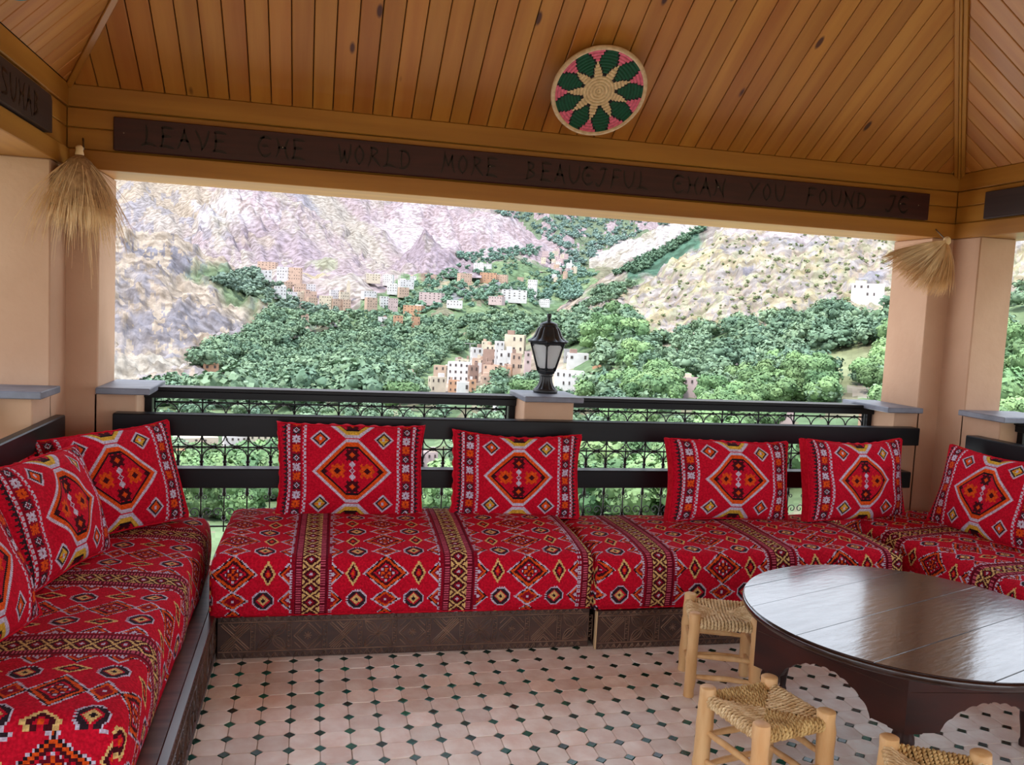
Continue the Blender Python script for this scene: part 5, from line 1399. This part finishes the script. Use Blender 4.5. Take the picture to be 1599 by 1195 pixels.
for nm, poly, cnt, (h0, h1), lab, grp in REG:
    us_ = [p[0] for p in poly]; vs_ = [p[1] for p in poly]; k = 0; tries = 0
    rq = random.Random(len(nm) * 77 + cnt)
    while k < cnt and tries < cnt * 12:
        tries += 1
        u = rq.uniform(min(us_), max(us_)); v = rq.uniform(min(vs_), max(vs_))
        if not inpoly(u, v, poly): continue
        if nm in ('slope', 'rail') and 1285 < u < 1378 and 545 < v < 760 and rq.random() < .96: continue
        if nm == 'slope' and 1318 < u < 1392 and v < 502: continue
        if nm in ('slope', 'rail') and abs(u - 1145) < 17 and 560 < v < 612: continue
        if nm in ('slope', 'rail') and abs(u - 1245) < 30 and 600 < v < 745: continue
        if nm in ('slope', 'lamp2') and 1022 < u < 1066 and 540 < v < 610 and rq.random() < .6: continue
        if nm in ('slope', 'rail', 'lamp2') and 1056 < u < 1104 and 604 < v < 650: continue
        if nm == 'lamp2' and 900 < u < 1000 and v > 596 and rq.random() < .5: continue
        if nm == 'rail' and 265 < u < 440 and 670 < v < 745 and rq.random() < .8: continue
        if nm == 'rail' and 645 < u < 705 and 690 < v < 790: continue
        loc, dep = hit(u, v)
        if loc is None: continue
        k += 1; h = rq.uniform(h0, h1)
        if lab is None: stuffs.append((loc, h, nm, rq.random()))
        else: cand.append((h / dep, loc, h, nm, lab, grp, rq.random(), u, v))
cand.sort(key=lambda c: -c[0])
pine = None
for s_, loc, h, nm, lab, grp, q, u, v in cand[:297]:
    if nm == 'rail':
        ex = ('left' if u < 850 else 'right') + ' of the lantern pier, ' + ('just under the rail' if v < 690 else 'between the two black boards' if v < 755 else 'under the lower board')
        lab += ' ' + ex; grp += ' ' + ex
    if nm == 'slope':
        ex = ('along the wood\'s top edge' if v < 520 else 'in the middle of the wood' if v < 580 else 'low in the wood') + (', by the column' if u > 1270 else '')
        lab += ' ' + ex; grp += ' ' + ex
    o = bpy.data.objects.new('tree', TM[int(q * 5)]); COL.objects.link(o)
    o.location = loc - Vector((0, 0, h * .12)); w = random.uniform(.95, 1.25); o.scale = (h * w, h * w, h * random.uniform(.9, 1.05)); o.rotation_euler = (0, 0, random.uniform(0, 6.28))
    tag(o, lab, 'tree', grp)
for s_, loc, h, nm, lab, grp, q, u, v in cand[297:]: stuffs.append((loc, h, nm, q))
for u, v, h, lab in ((1250, 626, 5.6, 'light green conical fir on the near slope'), (1231, 628, 4.4, 'shorter light green fir beside the taller one on the near slope')):
    loc, dep = hit(u, v); o = bpy.data.objects.new('fir_tree', TT[0]); COL.objects.link(o); o.location = loc; o.scale = (h * 1.3, h * 1.3, h); tag(o, lab, 'tree')
# the many further trees, one object
LT = [crown_data(80 + i, 180, 'round', .125, 9, (4, 6), .66) for i in range(5)]
LL = [crown_data(95 + i, 46, 'round', .22, 6, (3, 6), .8) for i in range(4)]
LC = {'valley': ((100, 124, 104), (130, 150, 120)), 'crest': ((112, 130, 118), (124, 142, 124)), 'mid': ((104, 132, 116), (120, 146, 122)), 'far': ((118, 142, 136), (132, 152, 142)), 'far2': ((110, 136, 126), (122, 148, 132)),  # far greens are paler and bluer, with the valley haze in the colour
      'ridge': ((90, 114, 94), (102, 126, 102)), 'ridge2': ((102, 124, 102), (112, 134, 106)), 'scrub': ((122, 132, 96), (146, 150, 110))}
def join_trees(name, items, label):
    VV, FF, CC = [], [], []; off = 0; rr = np.random.default_rng(5)
    for loc, h, nm, q in items:
        dist_ = math.hypot(loc.x - CAM[0], loc.y - CAM[1]); V, F_ = LT[int(q * 5)] if h / dist_ * FPX > 19 else LL[int(q * 4)]
        a = q * 40; w = h * (1.2 + .35 * rr.random())
        x = V[:, 0] * math.cos(a) - V[:, 1] * math.sin(a); y = V[:, 0] * math.sin(a) + V[:, 1] * math.cos(a)
        VV.append(np.stack([loc.x + x * w, loc.y + y * w, loc.z + (V[:, 2] - .15) * h], 1)); FF.append(F_ + off); off += len(V)
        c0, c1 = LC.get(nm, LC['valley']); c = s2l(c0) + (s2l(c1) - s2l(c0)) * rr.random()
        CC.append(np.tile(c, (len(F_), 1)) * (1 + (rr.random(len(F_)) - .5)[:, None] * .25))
    me = color_mesh(name, np.concatenate(VV), np.concatenate(FF), np.concatenate(CC), M_LEAFS)
    o = link(name, me); tag(o, label, 'trees', kind='stuff'); return o
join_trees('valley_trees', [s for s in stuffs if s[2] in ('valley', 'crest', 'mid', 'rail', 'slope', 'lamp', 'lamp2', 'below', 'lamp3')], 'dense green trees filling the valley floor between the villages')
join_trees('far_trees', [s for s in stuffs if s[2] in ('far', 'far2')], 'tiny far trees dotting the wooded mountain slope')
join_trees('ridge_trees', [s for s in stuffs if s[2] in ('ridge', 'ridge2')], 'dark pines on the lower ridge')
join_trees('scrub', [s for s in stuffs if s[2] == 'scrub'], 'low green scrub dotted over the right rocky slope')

# --- houses
HC = dict(w=(206, 200, 198), c=(198, 184, 164), p=(186, 158, 140), o=(184, 142, 116), b=(150, 124, 112), g=(164, 160, 160), k=(186, 164, 162))
HM = {k: mat('house_wall_' + {'w': 'white', 'c': 'cream', 'p': 'peach', 'o': 'orange', 'b': 'brown', 'g': 'grey', 'k': 'pink'}[k], v, tuple(int(x * .93) for x in v), scale=.4, rough=.9, spec=.1) for k, v in HC.items()}
CN = {'w': 'white', 'c': 'cream', 'p': 'peach', 'o': 'orange', 'b': 'brown', 'g': 'grey', 'k': 'pink'}
win_me = MB().box((-.5, -.04, 0), (.5, .04, 1)).mesh('window', M_WIN)
def house(u0, v0, u1, v1, ck, label, group=None, turn=None, wins=None, minaret=False, dist=None):
    uc = (u0 + u1) / 2; loc, dep = hit(uc, v1)
    if loc is None: return
    if dist: dep = dist
    dep *= .975
    d = ray(uc, v1); base_ = CAM + d * dep
    w = (u1 - u0) / FPX * dep; h = (v1 - v0) / FPX * dep
    rq = random.Random(int(u0 * 7 + v0))
    az = math.atan2(d[1], d[0]) - math.pi / 2; turn = turn if turn is not None else rq.uniform(-24, 24)
    fw = w / (math.cos(R(abs(turn))) + .62 * math.sin(R(abs(turn)))); dp = fw * .62 if not minaret else fw
    t = thing('minaret' if minaret else 'house', (base_[0], base_[1], base_[2]), label, 'minaret' if minaret else 'house', az + R(turn), group)
    m = HM[ck]; dn = max(3.0, h * .35)
    b = MB()
    pw, ph_ = fw * .03, h * .05
    b.box((-fw / 2, 0, -dn), (fw / 2, dp, h - ph_)); 
    for lo, hi in (((-fw / 2, 0), (fw / 2, pw)), ((-fw / 2, dp - pw), (fw / 2, dp)), ((-fw / 2, pw), (-fw / 2 + pw, dp - pw)), ((fw / 2 - pw, pw), (fw / 2, dp - pw))):
        b.box((lo[0], lo[1], h - ph_), (hi[0], hi[1], h))
    b.build('wall', m, t)
    if minaret:
        MB().box((-fw * .28, dp * .22, h), (fw * .28, dp * .78, h * 1.25)).build('lantern_room', m, t); return t
    nrow = max(1, min(4, max(round(h / 3.6), round((v1 - v0) / 12)))); ncol = max(1, min(5, max(round(fw / 3.4), round((u1 - u0) / 10))))
    if (u1 - u0) < 9: ncol = min(ncol, 2)
    for r_ in range(nrow):
        for c_ in range(ncol):
            if rq.random() < .22: continue
            o = link('window', win_me, t); ww = fw / ncol * rq.uniform(.24, .36); hh = h / nrow * rq.uniform(.30, .42)
            o.location = (-fw / 2 + fw * (c_ + .5) / ncol, -.02, h * (r_ + .38) / nrow); o.scale = (ww, 1.5, hh)
    if rq.random() < .45:
        s_ = rq.choice((-1, 1)); x0 = -fw / 2 + .1 * fw if s_ < 0 else fw * .1
        MB().box((x0, dp * .3, h - ph_), (x0 + fw * .34, dp * .8, h + h / nrow * .42)).build('roof_room', HM[rq.choice('wcpb')], t)
    if abs(turn) > 6 and rq.random() < .8:
        sx = -1 if turn > 0 else 1
        for r_ in range(nrow):
            o = link('window', win_me, t); o.location = (sx * fw / 2, dp * .5, h * (r_ + .38) / nrow); o.rotation_euler = (0, 0, R(90)); o.scale = (dp * .22, 1.5, h / nrow * .36)
    return t
VG = 'small houses crowded between the larger ones of the cliffside village'
rq = random.Random(8); k = 0; vp = [(675, 606), (700, 580), (740, 558), (770, 540), (800, 545), (826, 560), (826, 580), (780, 600), (740, 612)]
while k < 22:
    u = rq.uniform(675, 828); v = rq.uniform(545, 612)
    if not inpoly(u, v, vp): continue
    k += 1; w_ = rq.uniform(10, 17); c = rq.choice('wcppbk'); house(u - w_ / 2, v - rq.uniform(9, 15), u + w_ / 2, v, c, 'small ' + CN[c] + ' house crowded between larger ones of the cliffside village', 'small ' + CN[c] + ' houses of the cliffside village')
for u0, v0, u1, v1, c, lb in (
    (785, 523, 819, 553, 'c', 'tall cream house crowning the cliffside village'), (772, 533, 787, 564, 'w', 'narrow white house just left of the crowning cream house'), (756, 539, 774, 550, 'c', 'low cream house at the village top edge'),
    (735, 543, 754, 568, 'w', 'white house at the upper left of the cliffside village'), (752, 546, 777, 571, 'b', 'brown brick house in the upper middle of the cliffside village'), (776, 548, 799, 577, 'w', 'white house stacked below the crowning cream house'),
    (797, 552, 814, 580, 'p', 'peach house below the crowning house, right side'), (818, 549, 829, 583, 'k', 'narrow pinkish house at the right end of the cliffside village'), (713, 561, 729, 575, 'c', 'small cream house on the village\'s left shoulder'),
    (675, 571, 697, 592, 'p', 'peach house at the far left of the cliffside village'), (697, 566, 733, 597, 'w', 'widest white house in the left half of the cliffside village'), (731, 571, 748, 596, 'b', 'brown-walled house beside the widest white house'),
    (751, 570, 780, 589, 'p', 'peach house in the village\'s middle row'), (779, 573, 799, 592, 'o', 'orange house in the village\'s middle row, right of the peach one'), (670, 589, 698, 614, 'c', 'cream house in the bottom row, far left'),
    (698, 594, 716, 614, 'o', 'orange-fronted house in the bottom row'), (713, 597, 734, 614, 'w', 'white house in the bottom row, centre'), (732, 593, 743, 614, 'o', 'narrow orange house in the bottom row'), (751, 587, 780, 607, 'p', 'peach house in the bottom row, right'),
    (618, 582, 650, 602, 'w', 'white house standing apart left of the cliffside village'), (865, 580, 912, 606, 'w', 'long white house beside the lantern\'s foot'), (896, 587, 934, 605, 'w', 'white house with a grey roof right of the lantern\'s foot'),
    (880, 545, 890, 564, 'g', 'narrow grey house partly behind the lantern'), (886, 552, 920, 566, 'w', 'white house level with the lantern panes'), (923, 555, 950, 569, 'o', 'white and orange house right of the lantern'), (969, 587, 993, 602, 'w', 'plain white block among the right trees'),
    (1065, 590, 1094, 616, 'k', 'pinkish house half hidden on the near right slope'), (1330, 443, 1378, 466, 'w', 'white house above the right tree line'), (841, 468, 858, 477, 'w', 'small white house above the lantern top'),
    (823, 437, 838, 458, 'w', 'white tower house in the middle of the valley'), (783, 453, 823, 468, 'w', 'long white building beside the tower house'), (760, 463, 786, 473, 'k', 'low pinkish building left of the long white one'), (749, 426, 775, 440, 'o', 'terracotta building above the valley terraces'), (772, 429, 792, 442, 'p', 'peach building above the valley terraces'),
    (716, 427, 739, 441, 'p', 'cream and peach house left of the terracotta building'), (740, 411, 756, 421, 'w', 'white house highest in the mid valley'), (755, 412, 767, 418, 'w', 'low white house next to the highest mid-valley house'), (651, 457, 691, 472, 'k', 'pink terraced building above the valley trees'), (626, 477, 660, 489, 'o', 'orange house below the pink terraced building'),
    (697, 469, 722, 478, 'w', 'white house right of the pink terraced building'), (614, 493, 629, 511, 'o', 'orange tower-like house among the valley trees'), (642, 495, 656, 513, 'o', 'second orange tower-like house, right of the first'), (590, 495, 604, 510, 'w', 'bluish white house among the valley trees'),
    (470, 493, 482, 506, 'p', 'lone peach house among the left valley trees'), (479, 509, 497, 520, 'b', 'brown hut among the left valley trees'), (317, 568, 342, 580, 'o', 'lone brick building on the bare ground at the left'), (808, 433, 818, 441, 'p', 'tiny peach house above the tower house')):
    house(u0, v0, u1, v1, c, lb)
fv = [(400, 409, 431, 423, 'p'), (407, 422, 424, 435, 'w'), (432, 417, 452, 436, 'w'), (449, 418, 470, 438, 'p'), (436, 440, 458, 452, 'p'), (428, 447, 447, 462, 'w'), (458, 443, 477, 462, 'p'), (449, 456, 465, 470, 'w'), (464, 456, 478, 469, 'c'), (476, 444, 493, 456, 'w'),
      (476, 455, 495, 469, 'p'), (480, 465, 498, 478, 'p'), (497, 462, 518, 481, 'c'), (515, 453, 531, 469, 'w'), (530, 456, 546, 470, 'c'), (518, 467, 536, 481, 'p'), (535, 468, 548, 481, 'p'), (566, 455, 590, 464, 'w'), (571, 465, 591, 481, 'p'), (593, 463, 608, 481, 'w'), (606, 466, 621, 482, 'k'),
      (572, 428, 594, 439, 'c'), (596, 429, 614, 442, 'w'), (604, 444, 620, 456, 'w'), (623, 437, 648, 448, 'w'), (622, 449, 640, 461, 'p'), (640, 431, 650, 438, 'w')]
for u0, v0, u1, v1, c in fv: house(u0, v0, u1, v1, c, CN[c] + ' house in the far village at the foot of the mountain, left of centre', 'far village left of centre, ' + CN[c] + ' houses')
house(541, 443, 546.5, 462, 'c', 'slender cream minaret of the far left village', minaret=True, turn=0)
house(889, 410, 892.5, 425, 'w', 'slender white minaret of the small far right village', minaret=True, turn=0)
rq = random.Random(3); poly = [(826, 394), (850, 396), (880, 392), (894, 405), (898, 428), (872, 438), (862, 440), (868, 425), (848, 410)]; k = 0
while k < 24:
    u = rq.uniform(825, 898); v = rq.uniform(392, 440)
    if not inpoly(u, v, poly): continue
    k += 1; w_ = rq.uniform(6, 11); c = rq.choice('wwckp'); house(u - w_ / 2, v - rq.uniform(5, 8), u + w_ / 2, v, c, CN[c] + ' house in the small far village right of centre, above the lantern', 'small far village above the lantern, ' + CN[c] + ' houses')
for u0, v0, u1, v1, c, lb in ((270, 684, 342, 703, 'c', 'cream building seen through the railing at the left'), (277, 703, 307, 731, 'o', 'orange-brown house seen through the railing, left end'), (349, 682, 386, 700, 'w', 'white building seen through the railing, middle of the left gap'),
    (388, 678, 430, 701, 'c', 'cream house with dark windows seen through the railing'), (655, 706, 684, 734, 'k', 'pinkish house seen between the two upright cushions'), (652, 772, 672, 792, 'w', 'white house seen below the board between the two cushions'), (1190, 640, 1240, 656, 'k', 'pinkish terrace building seen through the right railing'),
    (770, 628, 800, 650, 'w', 'white house seen through the railing left of the pier')):
    house(u0, v0, u1, v1, c, lb, turn=8)
# lattice pylon on the village ridge
loc, dep = hit(733, 566)
t = thing('power_pylon', loc, 'thin grey power pylon beside the cliffside village', 'pylon'); hp_ = 30 / FPX * dep
for s_ in (-1, 1): MB().tube([(s_ * hp_ * .05, 0, -1), (s_ * hp_ * .02, 0, hp_)], hp_ * .012, 4).build('mast', HM['g'], t)
MB().tube([(-hp_ * .3, 0, hp_ * .97), (hp_ * .3, 0, hp_ * .97)], hp_ * .012, 4).build('crossarm', HM['g'], t)
